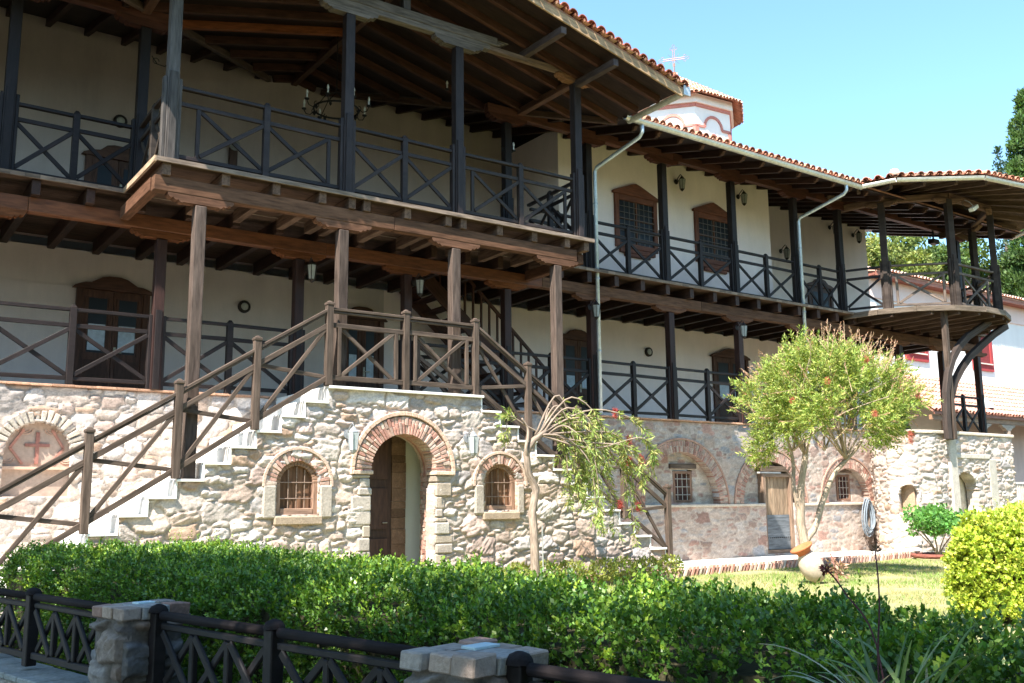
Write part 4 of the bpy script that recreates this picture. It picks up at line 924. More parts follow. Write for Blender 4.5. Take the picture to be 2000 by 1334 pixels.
def crown_leaves(name, clusters, n, L, W, col, mat, parent, out=.6, rnd_=.7, up=.15, center=None, spr=1.0):
    """clusters: (x,y,z,r)"""
    Cc = np.array(clusters, float); w = Cc[:, 3]**2; k = rng.choice(len(Cc), n, p=w/w.sum()); d = nrm(rng.normal(0, 1, (n, 3))); rr = Cc[k, 3]*rng.uniform(.35, 1.05, n)**.5*spr
    P = Cc[k, :3]+d*rr[:, None]*np.array([1, 1, .8]); D = d*out+rng.normal(0, rnd_, (n, 3))+np.array([0, 0, up])
    sz = rng.uniform(.6, 1.3, n); c = cvar(col, n, .6, 1.4)*(.8+.4*rng.uniform(0, 1, len(Cc))[k])[:, None]
    o = leaves(name, P, D, L*sz, W*sz, c, mat); reparent(o, parent); return o
def blob(cx, cy, cz, rx, ry, rz, n, rr, shell=.55, jz=0):
    d = nrm(rng.normal(0, 1, (n, 3))); f = rng.uniform(shell, 1, n)[:, None]; p = d*f*np.array([rx, ry, rz])+np.array([cx, cy, cz]); return [(*p[i], rr*rng.uniform(.6, 1.3)) for i in range(n)]
def limb(m, pts, r0, r1, col=(.22, .17, .13), n=7):
    pts = [Vector(p) for p in pts]; out = []; N_ = 14
    for k in range(N_+1):
        t = k/N_*(len(pts)-1); i = min(int(t), len(pts)-2); u = t-i; p0, p1, p2, p3 = pts[max(i-1, 0)], pts[i], pts[i+1], pts[min(i+2, len(pts)-1)]
        out.append(.5*((2*p1)+(p2-p0)*u+(2*p0-5*p1+4*p2-p3)*u*u+(3*p1-p0-3*p2+p3)*u**3)+Vector([rnd.uniform(-1, 1)*r0*.12 for _ in range(3)]))
    m.tube(out, [r0+(r1-r0)*k/N_ for k in range(N_+1)], col, n)
    return out
# shade trees beside the walkway, outside the frame
def shade_tree(x, y, cx, cy, cz, rx, ry, rz, lab, n=22000):
    root = thing('plane_tree', lab, 'tree', (x, y, -.3), 'big shade trees beside the walkway'); m = MB(); limb(m, [(x, y, -.35), (x+.1, y, 2), (x+(cx-x)*.3, y+(cy-y)*.3, 4)], .28, .17)
    for i in range(7):
        a = i*.9; limb(m, [(x+(cx-x)*.3, y+(cy-y)*.3, 3.8), (cx+rx*.4*math.cos(a), cy+ry*.4*math.sin(a), cz-.5), (cx+rx*.8*math.cos(a), cy+ry*.8*math.sin(a), cz+.2)], .12, .03)
    reparent(m.build('trunk', M['bark'], smooth=True), root); crown_leaves('crown', blob(cx, cy, cz, rx, ry, rz, 90, .75, .1), n, .17, .13, (.06, .11, .03), 'dleaf', root)
shade_tree(-4.6, -9.4, -3.7, -10.6, 7.0, 2.5, 3.4, 1.0, 'tall shade tree left of the walkway nearest the building'); shade_tree(-4.8, -15.2, -3.3, -15.8, 7.0, 3.1, 3.4, 1.1, 'tall shade tree left of the walkway beside the viewpoint'); shade_tree(-3.9, -20.5, -2.9, -20, 7.0, 3.2, 3.0, 1.2, 'tall shade tree behind the viewpoint', 16000)

# tree belt added behind the viewpoint to hold sky light off the galleries
for i, (x, y, h) in enumerate([(-17, -19, 12), (-12, -25, 13), (-6, -28, 14), (1, -29, 14), (6, -31, 12)]):
    root = thing('sky_blocker_tree', ['dense added tree blocking sky light, farthest left', 'dense added tree blocking sky light, second from left', 'dense added tree blocking sky light, third from left', 'dense added tree blocking sky light, second from right', 'dense added tree blocking sky light, farthest right'][i], 'tree', (x, y, -.3), 'added sky-blocking trees behind the viewpoint'); m = MB(); limb(m, [(x, y, -.4), (x, y, 3), (x+.3, y, h*.6)], .3, .12)
    reparent(m.build('trunk', M['bark'], smooth=True), root); crown_leaves('crown', blob(x, y, h*.55, 4.2, 3.2, h*.45, 70, 1.5, .3), 5200, .5, .36, (.05, .09, .03), 'dleaf', root)

# ------------------------------------------------------------ bottlebrush trees
def round_tree():
    root = thing('bottlebrush_tree', 'rounded bottlebrush tree with pinkish shoots on the lawn before the arches', 'tree', (14.6, -3.9, -.05)); m = MB(); bc = (.36, .28, .21)
    limb(m, [(14.62, -3.92, -.08), (14.56, -3.9, .5), (14.5, -3.9, 1.0), (14.52, -3.95, 1.6), (14.65, -4.0, 2.3)], .105, .05, bc)
    limb(m, [(14.56, -3.92, .55), (14.85, -3.95, .85), (15.05, -4.0, 1.3), (15.25, -4.1, 1.75), (15.65, -4.2, 2.1), (15.9, -4.3, 2.4)], .07, .035, bc); limb(m, [(14.5, -3.9, 1.05), (14.42, -3.85, 1.5), (14.5, -3.8, 2.0), (14.35, -3.8, 2.5)], .05, .025, bc)
    ctr = np.array([14.98, -4.3, 2.85])
    for i in range(26):
        s = rnd.choice([(14.6, -4, 2.1), (15.5, -4.2, 2.05), (14.45, -3.85, 2.2), (15.1, -4.05, 2.2)]); a = rnd.uniform(0, 6.28); e = rnd.uniform(-.1, 1.3); q = ctr+np.array([1.5*math.cos(a)*math.cos(e), 1.5*math.sin(a)*math.cos(e), 1.1*math.sin(e)]); mid = (np.array(s)+q)/2+np.array([0, 0, .15]); limb(m, [s, tuple(mid), tuple(q)], .022, .006, bc, 5)
    reparent(m.build('trunk', M['bark'], smooth=True), root)
    rad_ = np.array([1.55, 1.55, 1.30]); nc = 85; dc = nrm(rng.normal(0, 1, (nc, 3))); dc[:, 2] = np.where(dc[:, 2] < -.5, -dc[:, 2], dc[:, 2]); fc = rng.uniform(.35, 1.0, nc)**.6
    CC = ctr+dc*rad_*(fc*rng.uniform(.82, 1.05, nc))[:, None]; n = 3500; k = rng.integers(0, nc, n); od = nrm(rng.normal(0, 1, (n, 3))); B = CC[k]+od*(rng.uniform(.05, .30, n)*1.0)[:, None]
    D = dc[k]*.8+od*.8+np.array([0, 0, .35])+rng.normal(0, .25, (n, 3)); P, Dd, t = sprigs(B, D, rng.uniform(.10, .26, n), 15, .75)
    c = cvar((.23, .32, .07), len(P), .55, 1.4); y = rng.uniform(0, 1, len(P)) < .3; c[y] = cvar((.42, .46, .14), y.sum()); sz = rng.uniform(.7, 1.3, len(P)); reparent(leaves('foliage', P, Dd, .075*sz, .019*sz, c, 'dleaf'), root)
    # long bare-ish shoots with pinkish tips poking out
    n = 330; d = nrm(nrm(rng.normal(0, 1, (40, 3)))[rng.integers(0, 40, n)]+rng.normal(0, .16, (n, 3))+np.array([0, 0, .35])); d[:, 2] = np.abs(d[:, 2])*np.where(rng.uniform(0, 1, n) < .25, -.3, 1); B = ctr+d*rad_*.88; D = nrm(d*.8+rng.normal(0, .38, (n, 3))+np.array([0, 0, .35])); ln = rng.uniform(.15, .62, n)**1.0
    V = []; m = MB()
    for i in range(n): m.tube([B[i], B[i]+D[i]*ln[i]], [.006, .003], (.42, .30, .2), 3, False)
    reparent(m.build('twigs', M['bark']), root)
    P, Dd, t = sprigs(B, D, ln, 22, .6); c = cvar((.30, .34, .10), len(P)); tip = t > .62; c[tip] = cvar((.55, .33, .22), tip.sum(), .8, 1.2); reparent(leaves('young_shoots', P, Dd, .05, .011, c, 'dleaf'), root)
    # flower brushes
    for k, (a, e, r_) in enumerate([(-2.0, -.1, .98), (-1.4, -.35, 1), (-1.0, .2, 1), (-2.5, .35, 1), (-1.2, -.45, .98), (-.6, -.3, 1.02), (-2.9, .1, 1), (-.2, .0, 1.05), (-1.9, .7, 1)]):
        p = ctr+np.array([math.cos(a)*math.cos(e), math.sin(a)*math.cos(e), math.sin(e)])*rad_*r_; nn = 150; b = p+np.c_[rng.normal(0, .012, (nn, 2)), rng.uniform(-.045, .045, nn)]; dd = rng.normal(0, 1, (nn, 3)); o = leaves('flower', b, dd, .055, .006, cvar((.46, .13, .09), nn, .7, 1.3, .05), 'dleaf'); reparent(o, root)
    return root
round_tree()
def weeping_tree():
    root = thing('bottlebrush_tree', 'sparse weeping bottlebrush tree with a crooked trunk before the stair wall', 'tree', (9.0, -3.2, -.05)); m = MB(); bc = (.26, .20, .155)
    limb(m, [(9.02, -3.2, -.1), (9.0, -3.22, .6), (8.98, -3.2, 1.15), (9.06, -3.2, 1.5), (8.92, -3.2, 1.75), (8.88, -3.2, 2.05), (9.02, -3.2, 2.25), (9.28, -3.2, 2.42)], .075, .045, bc)
    limb(m, [(8.9, -3.2, 1.95), (8.84, -3.25, 2.15), (8.92, -3.2, 2.42), (8.8, -3.2, 2.6)], .035, .012, bc)
    br = []
    for i in range(28):
        ex = rnd.uniform(9.6, 11.1) if i < 27 else 8.55; y = -3.2+rnd.uniform(-.65, .5); zt = rnd.uniform(2.3, 3.05)-.3*max(0, ex-10.3); ze = rnd.uniform(.8, 2.2) if i < 27 else 2.35; sx = 9.15; mx = sx+(ex-sx)*.45
        if i >= 27: zt = 2.5; ze = 2.36
        pts = limb(m, [(sx+rnd.uniform(-.1, .15), -3.2, 2.35), (mx, (-3.2+y)/2, zt), (ex-.12*(ex-sx), y, (zt+ze)/2+.2), (ex+rnd.uniform(-.05, .1), y, ze)], .020, .004, bc, 5); br.append(pts)
    o = m.build('trunk', M['bark'], smooth=True); reparent(o, root)
    B = []; D = []
    for pts in br:
        for k in range(6, 15):
            for _ in range(2):
                if rnd.random() < .80*(k/14)+.15: q = pts[k]; B.append([q.x+rnd.uniform(-.04, .04), q.y+rnd.uniform(-.04, .04), q.z+rnd.uniform(-.04, .04)]); d = (pts[k]-pts[k-1]).normalized(); D.append([d.x+rnd.gauss(0, .45), d.y+rnd.gauss(0, .45), d.z*.8-.25+rnd.gauss(0, .3)])
    B = np.array(B); D = np.array(D); P, Dd, t = sprigs(B, D, rng.uniform(.12, .24, len(B)), 16, .6); c = cvar((.22, .30, .08), len(P), .6, 1.4); y = rng.uniform(0, 1, len(P)) < .3; c[y] = cvar((.36, .37, .13), y.sum()); sz = rng.uniform(.7, 1.25, len(P)); reparent(leaves('foliage', P, Dd, .10*sz, .02*sz, c, 'dleaf'), root)
    for p in ((10.62, -3.4, 1.25), (11.0, -3.4, 1.22), (10.75, -3.5, 1.95), (10.55, -3.4, 2.75), (11.3, -3.2, 2.0), (10.75, -3.5, 2.3)):
        nn = 220; b = np.array(p)+np.c_[rng.normal(0, .015, (nn, 2)), rng.uniform(-.07, .07, nn)]; o = leaves('flower', b, rng.normal(0, 1, (nn, 3)), .06, .006, cvar((.38, .07, .06), nn, .7, 1.3, .05), 'dleaf'); reparent(o, root)
    m = MB(); m.tube([(9.14, -3.25, -.1), (9.13, -3.25, .95)], .012, (.45, .45, .42)); tag(m.build('support_stake', M['metal']), 'thin grey stake beside the crooked trunk', 'stake')
weeping_tree()
def shrub():
    root = thing('leafy_shrub', 'small round bright green shrub in a brick edged bed beside the bay', 'shrub', (20.9, -2.6, 0)); m = MB()
    for i in range(9): a = i*.7; limb(m, [(20.9, -2.6, -.05), (20.9+.15*math.cos(a), -2.6+.15*math.sin(a), .25), (20.9+.5*math.cos(a), -2.6+.5*math.sin(a), .65)], .022, .008, (.3, .24, .18), 5)
    reparent(m.build('stems', M['bark'], smooth=True), root); crown_leaves('foliage', blob(20.9, -2.6, .78, .85, .7, .30, 60, .17, .35), 3800, .085, .06, (.11, .27, .06), 'leaf', root, .5, .6, .1)
    m = MB(); m.tube([(20.9+.62*math.cos(t), -2.6+.5*math.sin(t), .02) for t in np.linspace(0, 6.28, 26)], .05, (.22, .08, .06), 6, False); tag(m.build('bed_edging', M['brick']), 'dark red ring of bricks round the small shrub', 'edging')
shrub()
def weeds():
    m = []
    for i in range(12):
        x, y = (6.2+i*.55, -2.75+rnd.uniform(-.25, .1)); 
        if 6.7 < x < 8.0: continue
        m.append((x, y, .05, .22))
    root = thing('flower_bed_plants', 'low yellow green plants growing along the foot of the stair wall', 'plants', (8, -2.8, 0)); n = 5200
    crown_leaves('foliage', [(x, y, z+.12, .24) for x, y, z, r in m], n, .06, .03, (.26, .30, .07), 'dleaf', root, .4, .6, .5)
weeds()
# background trees and cypresses
def bg_tree(x, y, h, r, lab, col, n, leaf, trunk=True, z0=4.5):
    root = thing('broadleaf_tree', lab, 'tree', (x, y, z0), 'trees beyond the far wing'); m = MB(); limb(m, [(x, y, z0-6), (x+.3, y, z0+2), (x, y, z0+h*.6)], .35, .12)
    for i in range(6): a = i*1.05; limb(m, [(x, y, z0+h*.35), (x+r*.5*math.cos(a), y+r*.5*math.sin(a), z0+h*.6), (x+r*.8*math.cos(a), y+r*.8*math.sin(a), z0+h*.75)], .14, .03)
    reparent(m.build('trunk', M['bark'], smooth=True), root); crown_leaves('crown', blob(x, y, z0+h*.55, r, r, h*.45, 80, r*.30, .3), n, leaf, leaf*.5, col, 'dleaf', root)
for i, (x, y, h, r, col, lab) in enumerate([(51.5, 20.2, 14.2, 2.2, (.24, .27, .08), 'loose yellow green tree seen left inside the corner balcony'), (54, 18.6, 14.4, 2.2, (.15, .20, .06), 'pale green tree seen behind the first round balcony post'), (57, 18.0, 14.2, 2.4, (.10, .16, .05), 'dense mid green tree seen inside the corner balcony'), (60, 17.5, 14.2, 2.4, (.08, .13, .04), 'dark green tree seen left of the second round balcony post'), (63, 16.5, 14.0, 2.6, (.09, .14, .045), 'dark tree seen between the right balcony posts'), (52.5, 17.5, 12.6, 2.0, (.17, .21, .06), 'small yellowish tree low behind the balcony rail'), (58.5, 20.5, 14.6, 2.6, (.10, .15, .045), 'taller dark tree in the second row behind the balcony'), (55.5, 21.5, 14.8, 2.4, (.15, .19, .06), 'taller pale tree in the second row behind the balcony'), (66, 30, 20.0, 2.0, (.10, .14, .05), 'tree whose tip shows over the balcony roof')]):
    bg_tree(x, y, h, r, lab, col, 17000, .30)
def cypress(x, y, z0, h, r, lab, n, leaf, col=(.07, .13, .035)):
    root = thing('cypress_tree', lab, 'tree', (x, y, z0)); m = MB(); limb(m, [(x, y, z0-2), (x, y, z0+h*.5), (x, y, z0+h*.9)], .3, .04); reparent(m.build('trunk', M['bark']), root)
    cl = []
    for i in range(260):
        t = rnd.uniform(0, 1); rr = r*min(1, 1.15*(1-t)**.55)*(.55 if t > .93 else 1); a = rnd.uniform(0, 6.28); cl.append((x+rr*.75*math.cos(a), y+rr*.75*math.sin(a), z0+t*h, r*.30*(1.1-.6*t)))
    crown_leaves('crown', cl, n, leaf, leaf*.4, col, 'dleaf', root, .35, .5, .7)
cypress(61.1, 13.5, 4, 23.0, 2.8, 'tall dense cypress cut by the right edge of the view', 90000, .28); cypress(86.8, 28.6, 12, 21.6, 1.5, 'thin distant conifer standing left of the tall cypress', 5000, .35, (.05, .09, .05))

# ------------------------------------------------------------ church dome
def dome():
    root = thing('church_dome', 'pinkish white octagonal church drum with red mouldings and a tiled roof behind the galleries', 'dome', (31.6, 15.8, 0)); cx, cy = 31.75, 15.75; ap = 2.50
    phi0 = math.atan2(-15.4167-cy, 0-cx)-rad(4); zt = 18.88; zb = 8.0; Rr = lambda o: reparent(o, root)
    def face(k): a = phi0+k*math.pi/4; n = Vector((math.cos(a), math.sin(a), 0)); u = Vector((-n.y, n.x, 0)); return n, u
    m = MB(); Rc = ap/math.cos(math.pi/8); poly = [(cx+Rc*math.cos(phi0+(k+.5)*math.pi/4), cy+Rc*math.sin(phi0+(k+.5)*math.pi/4)) for k in range(8)]
    m.prism(poly, lambda a, b, t: (a, b, t), zb, zt+.35, (1, 1, 1)); m.prism([(cx+(a-cx)*1.06, cy+(b-cy)*1.06) for a, b in poly], lambda a, b, t: (a, b, t), zt+.10, zt+.5, (1, 1, 1)); Rr(m.build('drum', M['pinkwall'] if 'pinkwall' in M else M['white']))
    m = MB(); m.prism([(cx-2.4, cy-2.4), (cx+2.4, cy-2.4), (cx+2.4, cy+2.4), (cx-2.4, cy+2.4)], lambda a, b, t: (a, b, t), -.2, 9, (1, 1, 1)); Rr(m.build('church_body', M['white']))
    RC = (.50, .20, .16); hw = ap*math.tan(math.pi/8)
    for k in range(-2, 6):
        n, u = face(k); C0 = Vector((cx, cy, 0))+n*ap
        def st(m, s, z, o): return C0+u*s+Vector((0, 0, z))+n*o
        def strip(m, a, b, w):
            (s0, z0), (s1, z1) = a, b; d = Vector((s1-s0, z1-z0)); d.normalize(); p = Vector((-d.y, d.x))*w/2
            q = [(s0+p.x, z0+p.y), (s1+p.x, z1+p.y), (s1-p.x, z1-p.y), (s0-p.x, z0-p.y)]; m.hexa([st(m, s, z, .0) for s, z in q]+[st(m, s, z, .05) for s, z in q], RC)
        m = MB(); strip(m, (-hw, zt+.02), (hw, zt+.02), .16)
        for s in (-1, 1): strip(m, (s*(hw-.07), zb+1), (s*(hw-.07), zt-.95), .14)
        pts = [(-hw, zt-.95), (-.52, zt-.95)]+[(.52*math.cos(t), zt-.95+.55*math.sin(t)) for t in np.linspace(math.pi, 0, 11)][1:-1]+[(.52, zt-.95), (hw, zt-.95)]
        for a, b in zip(pts[:-1], pts[1:]): strip(m, a, b, .12)
        Rr(m.build('red_moulding', M['clay']))
        m = MB(); w = .23; pts = [(w, zt-2.4)]+[(w*math.cos(t), zt-1.45+w*math.sin(t)) for t in np.linspace(0, math.pi, 9)]+[(-w, zt-2.4)]
        for a, b in zip(pts[:-1], pts[1:]): strip(m, a, b, .05)
        fr = Rr(m.build('window', M['clay'])); m = MB()
        for z in (zt-1.50, zt-1.82, zt-2.14): m.lathe([(0, .012), (.10, .012), (.10, 0)], st(m, 0, z, .0), (.05, .06, .09), 12, n)
        o = m.build('round_pane', M['glass']); o.parent = fr
    m = MB(); Re = Rc*1.20; ap_ = Vector((cx, cy, zt+2.60))
    for k in range(8):
        a0, a1 = phi0+(k-.5)*math.pi/4, phi0+(k+.5)*math.pi/4; p = Vector((cx+Re*math.cos(a0), cy+Re*math.sin(a0), zt+.42)); q = Vector((cx+Re*math.cos(a1), cy+Re*math.sin(a1), zt+.42)); m.add([p, q, ap_, p-Vector((0, 0, .06)), q-Vector((0, 0, .06))], [(0, 1, 2), (0, 3, 4, 1)], tcol())
        u = (q-p).normalized(); mid = (p+q)/2; s = (ap_-mid).normalized(); L = (q-p).length; H = (ap_-mid).length; nr = int(L/.19)
        for i in range(nr):
            w = (i+.5)/nr; nc = int((1-abs(w-.5)*2)*H/.3)+1; tile_rows(m, p+u*(L*w)-s*.08, u, s, 1, nc, .19, .3, lambda: vary(rnd.choice([(.66, .40, .27), (.72, .5, .36), (.6, .32, .2)]), .85, 1.15))
    Rr(m.build('tile_roof', M['tile']))
    m = MB(); z0 = zt+2.5; c = (.20, .13, .11); m.tube([(cx, cy, z0-.1), (cx, cy, z0+.75)], .035, c, 5); ax = Vector((.62, -.78, 0))
    zc = z0+.98
    for o in (-.045, .045):
        m.tube([Vector((cx, cy, z0+.6))+ax*o, Vector((cx, cy, zc+.52))+ax*o], .02, c, 4); m.tube([Vector((cx, cy, zc+o))-ax*.52, Vector((cx, cy, zc+o))+ax*.52], .02, c, 4)
    for k in range(9): t = -.48+k*.12; m.tube([Vector((cx, cy, zc-.045))+ax*t, Vector((cx, cy, zc+.045))+ax*(t+.06)], .009, c, 4); m.tube([Vector((cx, cy, zc+t))-ax*.045, Vector((cx, cy, zc+t+.06))+ax*.045], .009, c, 4)
    for E_, dd in ((ax, 1), (-ax, 1), (Vector((0, 0, 1)), 1)):
        e = Vector((cx, cy, zc))+E_*.58; pr = Vector((0, 0, 1)) if abs(E_.z) < .5 else ax
        for off in (pr*.11-E_*.05, -pr*.11-E_*.05, E_*.1): m.tube([e+off+(E_*math.cos(t)+pr*math.sin(t))*.065 for t in np.linspace(0, 6.28, 9)], .012, c, 4, False)
    for s in (-1, 1):
        for v in (-1, 1): m.tube([Vector((cx, cy, zc+v*.06))+ax*s*.06, Vector((cx, cy, zc+v*.26))+ax*s*.26], .010, c, 4)
    Rr(m.build('cross', M['iron']))
dome()
# ------------------------------------------------------------ far wing
def wing():
    root = thing('far_wing', 'far white wing with red framed windows, a tiled lean-to roof and a porch', 'building', (40, 9, 0)); Rr = lambda o: reparent(o, root)
    m = MB(); m.box(33.2, 62, 7, 13, -.2, 9.2, (1, 1, 1), 0); Rr(m.build('wall', M['white'])); m = MB(); m.box(33.1, 62, 6.94, 13.05, 9.2, 10.0, (1, 1, 1), 0); Rr(m.build('upper_band', M['pink']))
    m = MB(); m.box(32.9, 62, 6.45, 7.2, 9.98, 10.07, (.25, .09, .06)); m.box(32.9, 62, 6.42, 6.46, 9.95, 10.16, (.36, .14, .09)); Rr(m.build('eaves_board', M['wood']))
    m = MB(); m.prism([(32.9, 6.4), (62, 6.4), (62, 13.2), (32.9, 13.2)], lambda a, b, t: (a, b, 10.1+.22*(b-6.4)+t), 0, .05, (.5, .3, .22)); tile_rows(m, (32.95, 6.33, 10.16), (1, 0, 0), Vector((0, 1, .22)).normalized(), 125, 10, .23, .4, lambda: vary((.62, .44, .36), .85, 1.1)); Rr(m.build('tile_roof', M['tile']))
    for x0, x1, z0, z1 in ((35.3, 36.9, 6.85, 8.7), (40.3, 41.95, 6.8, 8.7), (45.5, 47.1, 6.8, 8.7)):
        m = MB(); c = (.36, .05, .05); m.box(x0, x0+.2, 6.92, 7, z0, z1, c); m.box(x1-.2, x1, 6.92, 7, z0, z1, c); m.box(x0+.2, x1-.2, 6.92, 7, z0, z0+.28, c); m.box(x0+.2, x1-.2, 6.92, 7, z1-.2, z1, c); w = Rr(m.build('window_frame', M['clay'])); m = MB(); m.box(x0+.2, x1-.2, 6.96, 6.99, z0+.28, z1-.2, (.20, .03, .03)); m.box(x0+.15, x1-.15, 6.86, 6.92, z0+.28, z0+.33, (.7, .6, .52)); o = m.build('shutter', M['clay']); o.parent = w
    m = MB(); sl = (6.12-4.5)/2.1; m.prism([(33.5, 4.9), (62, 4.9), (62, 7.0), (33.5, 7.0)], lambda a, b, t: (a, b, 4.5+sl*(b-4.9)+t), 0, .05, (.42, .2, .15)); m.box(33.5, 62, 6.9, 6.99, 6.1, 6.2, (.35, .13, .1)); tile_rows(m, (33.6, 4.83, 4.55), (1, 0, 0), Vector((0, 1, sl)).normalized(), 120, 8, .23, .34, lambda: vary((.50, .26, .20), .85, 1.1)); Rr(m.build('lean_to_roof', M['tile']))
    m = MB(); m.box(33.6, 62, 5.0, 5.12, 4.22, 4.4, (.30, .17, .10)); m.box(33.6, 62, 4.88, 4.93, 4.42, 4.5, (.28, .12, .08))
    Rr(m.build('porch_beam', M['wood']))
    for x in (37.2, 39.0, 42.5):
        m = MB(); m.box(x-.09, x+.09, 4.97, 5.15, .9, 3.95, (.34, .26, .20)); m.prism([(-.55, 0), (.55, 0), (.42, -.1), (.3, -.12), (.12, -.24), (-.12, -.24), (-.3, -.12), (-.42, -.1)], lambda a, b, t: (x+a, 5.06+t, 4.2+b), -.08, .08, (.40, .31, .24)); Rr(m.build('porch_post', M['oldwood']))
    m = MB(); m.box(33.6, 62, 4.9, 7.0, .7, .9, (.5, .45, .38)); Rr(m.build('porch_floor', M['stone'])); m = MB(); m.box(37.5, 62, 6.9, 6.99, .9, 6.0, (1, 1, 1)); Rr(m.build('porch_wall', M['plaster']))
    m = MB(); m.box(37.3, 38.9, 5.02, 5.1, 1.84, 1.92, (.6, .53, .43)); m.box(39.1, 42.4, 5.02, 5.1, 1.84, 1.92, (.6, .53, .43)); m.box(37.3, 42.4, 5.02, 5.1, 1.02, 1.08, (.6, .53, .43))
    for k in range(28): x = 37.35+k*.18; m.box(x, x+.10, 5.04, 5.08, 1.08, 1.84, (.58, .5, .4))
    Rr(m.build('porch_railing', M['oldwood']))
    m = MB(); m.lathe([(.30, 0), (.28, .12), (.2, .24), (.08, .31), (0, .33)], (37.9, 5.25, 4.86), (.72, .72, .68), 14); m.lathe([(.06, .3), (.07, .38), (0, .42)], (37.9, 5.25, 4.86), (.6, .6, .56), 8); o = m.build('roof_globe', M['clay'], smooth=True); tag(o, 'round whitish dome light on the lean-to roof of the far wing', 'roof light')
    for i, x in enumerate((37.95, 39.75)):
        c = thing('porch_chair', ['dark chair left of the porch post of the far wing', 'dark chair right of the porch post of the far wing'][i], 'chair', (x, 5.9, .9), 'dark chairs on the far porch'); m = MB(); m.box(x-.25, x+.25, 5.7, 6.15, 1.32, 1.40, (.03, .03, .03)); reparent(m.build('seat', M['iron']), c); m = MB(); m.box(x-.25, x+.25, 6.1, 6.16, 1.4, 2.05+.3, (.03, .03, .03)); reparent(m.build('backrest', M['iron'], bevel=.03), c)
        for a in (-.22, .22):
            for b in (5.73, 6.12): m = MB(); m.box(x+a-.02, x+a+.02, b-.02, b+.02, .9, 1.32, (.03, .03, .03)); reparent(m.build('leg', M['iron']), c)
wing()
# ------------------------------------------------------------ low garden fence with stone pillars
FD = Vector((.57, -2.75, 0)).normalized(); FS = Vector((FD.y, -FD.x, 0))*-1
def fpt(y): t = (y+9.35)/(-2.75)*2.81; return Vector((1.58, -9.35, 0))+FD*t
def pillar(c, h, lab):
    root = thing('stone_pillar', lab, 'pillar', (c.x, c.y, -.25), 'stone pillars of the garden fence'); hw = h
    for k in range(4):
        d = [FD, FS, -FD, -FS][k]; o = [FS, -FD, -FS, FD][k]*-1
        if d.cross(Vector((0, 0, 1))).dot(o) < 0: d = -d
        def fn(X, Z, H, d=d, o=o): return c.x+d.x*X+o.x*(hw+H), c.y+d.y*X+o.y*(hw+H), Z
        reparent(rubble('pillar_face', -hw, hw, -.27, .67, fn, lambda x, z: x < 99, [(.24, .22, .20), (.19, .19, .19), (.26, .21, .17), (.16, .14, .13), (.30, .28, .26), (.22, .16, .12)], (.15, .13, .11), 50+k, .011, .045, sizes=((.13, .055, 10), (.10, .028, 34)), thick=.05), root)
    m = MB(); e = hw+.032
    def q(a0, a1, b0, b1, z0, z1, col):
        pts = [c+FD*a+FS*b for a, b in ((a0, b0), (a1, b0), (a1, b1), (a0, b1))]; j = [rnd.uniform(-.008, .008) for _ in range(8)]
        m.hexa([(p.x+j[0], p.y+j[1], z0) for p in pts]+[(p.x+j[2], p.y+j[3], z1+j[4+i]*.6) for i, p in enumerate(pts)], col)
    n = 3
    for i in range(n):
        a0 = -e+2*e*i/n+.006; a1 = -e+2*e*(i+1)/n-.006; cc = lambda: vary(rnd.choice([(.30, .19, .15), (.34, .26, .21), (.28, .24, .21), (.33, .20, .16)]), .8, 1.15)
        q(a0, a1, -e+rnd.uniform(-.015, .015), -e+.12, .665, .735+rnd.uniform(-.008, .008), cc()); q(a0, a1, e-.12, e+rnd.uniform(-.015, .015), .665, .735+rnd.uniform(-.008, .008), cc())
    q(-e, -e/3-.01, -e+.125, e-.125, .665, .73, (.33, .27, .23)); q(-e/3+.01, e, -e+.125, e-.125, .66, .732, (.30, .28, .26)); reparent(m.build('cap', M['stone'], bevel=.006), root)
    m = MB(); c2 = c+FD*-.02+FS*.05; s_ = .07
    def q2(a0, a1, b0, b1, z0, z1, col):
        pts = [c2+FD*a+FS*b for a, b in ((a0, b0), (a1, b0), (a1, b1), (a0, b1))]; m.hexa([(p.x, p.y, z0) for p in pts]+[(p.x, p.y, z1) for p in pts], col)
    q2(-s_*.6, s_*.6, -s_, s_, .73, .742, (.50, .60, .62)); reparent(m.build('tile', M['marble'], bevel=.002), root)
P1, P2 = fpt(-9.35), fpt(-12.1)
pillar(P1, .175, 'stone pillar with flat cap on the left between two lengths of dark fence'); pillar(P2, .175, 'nearest stone pillar with brick edged cap and a pale blue tile')
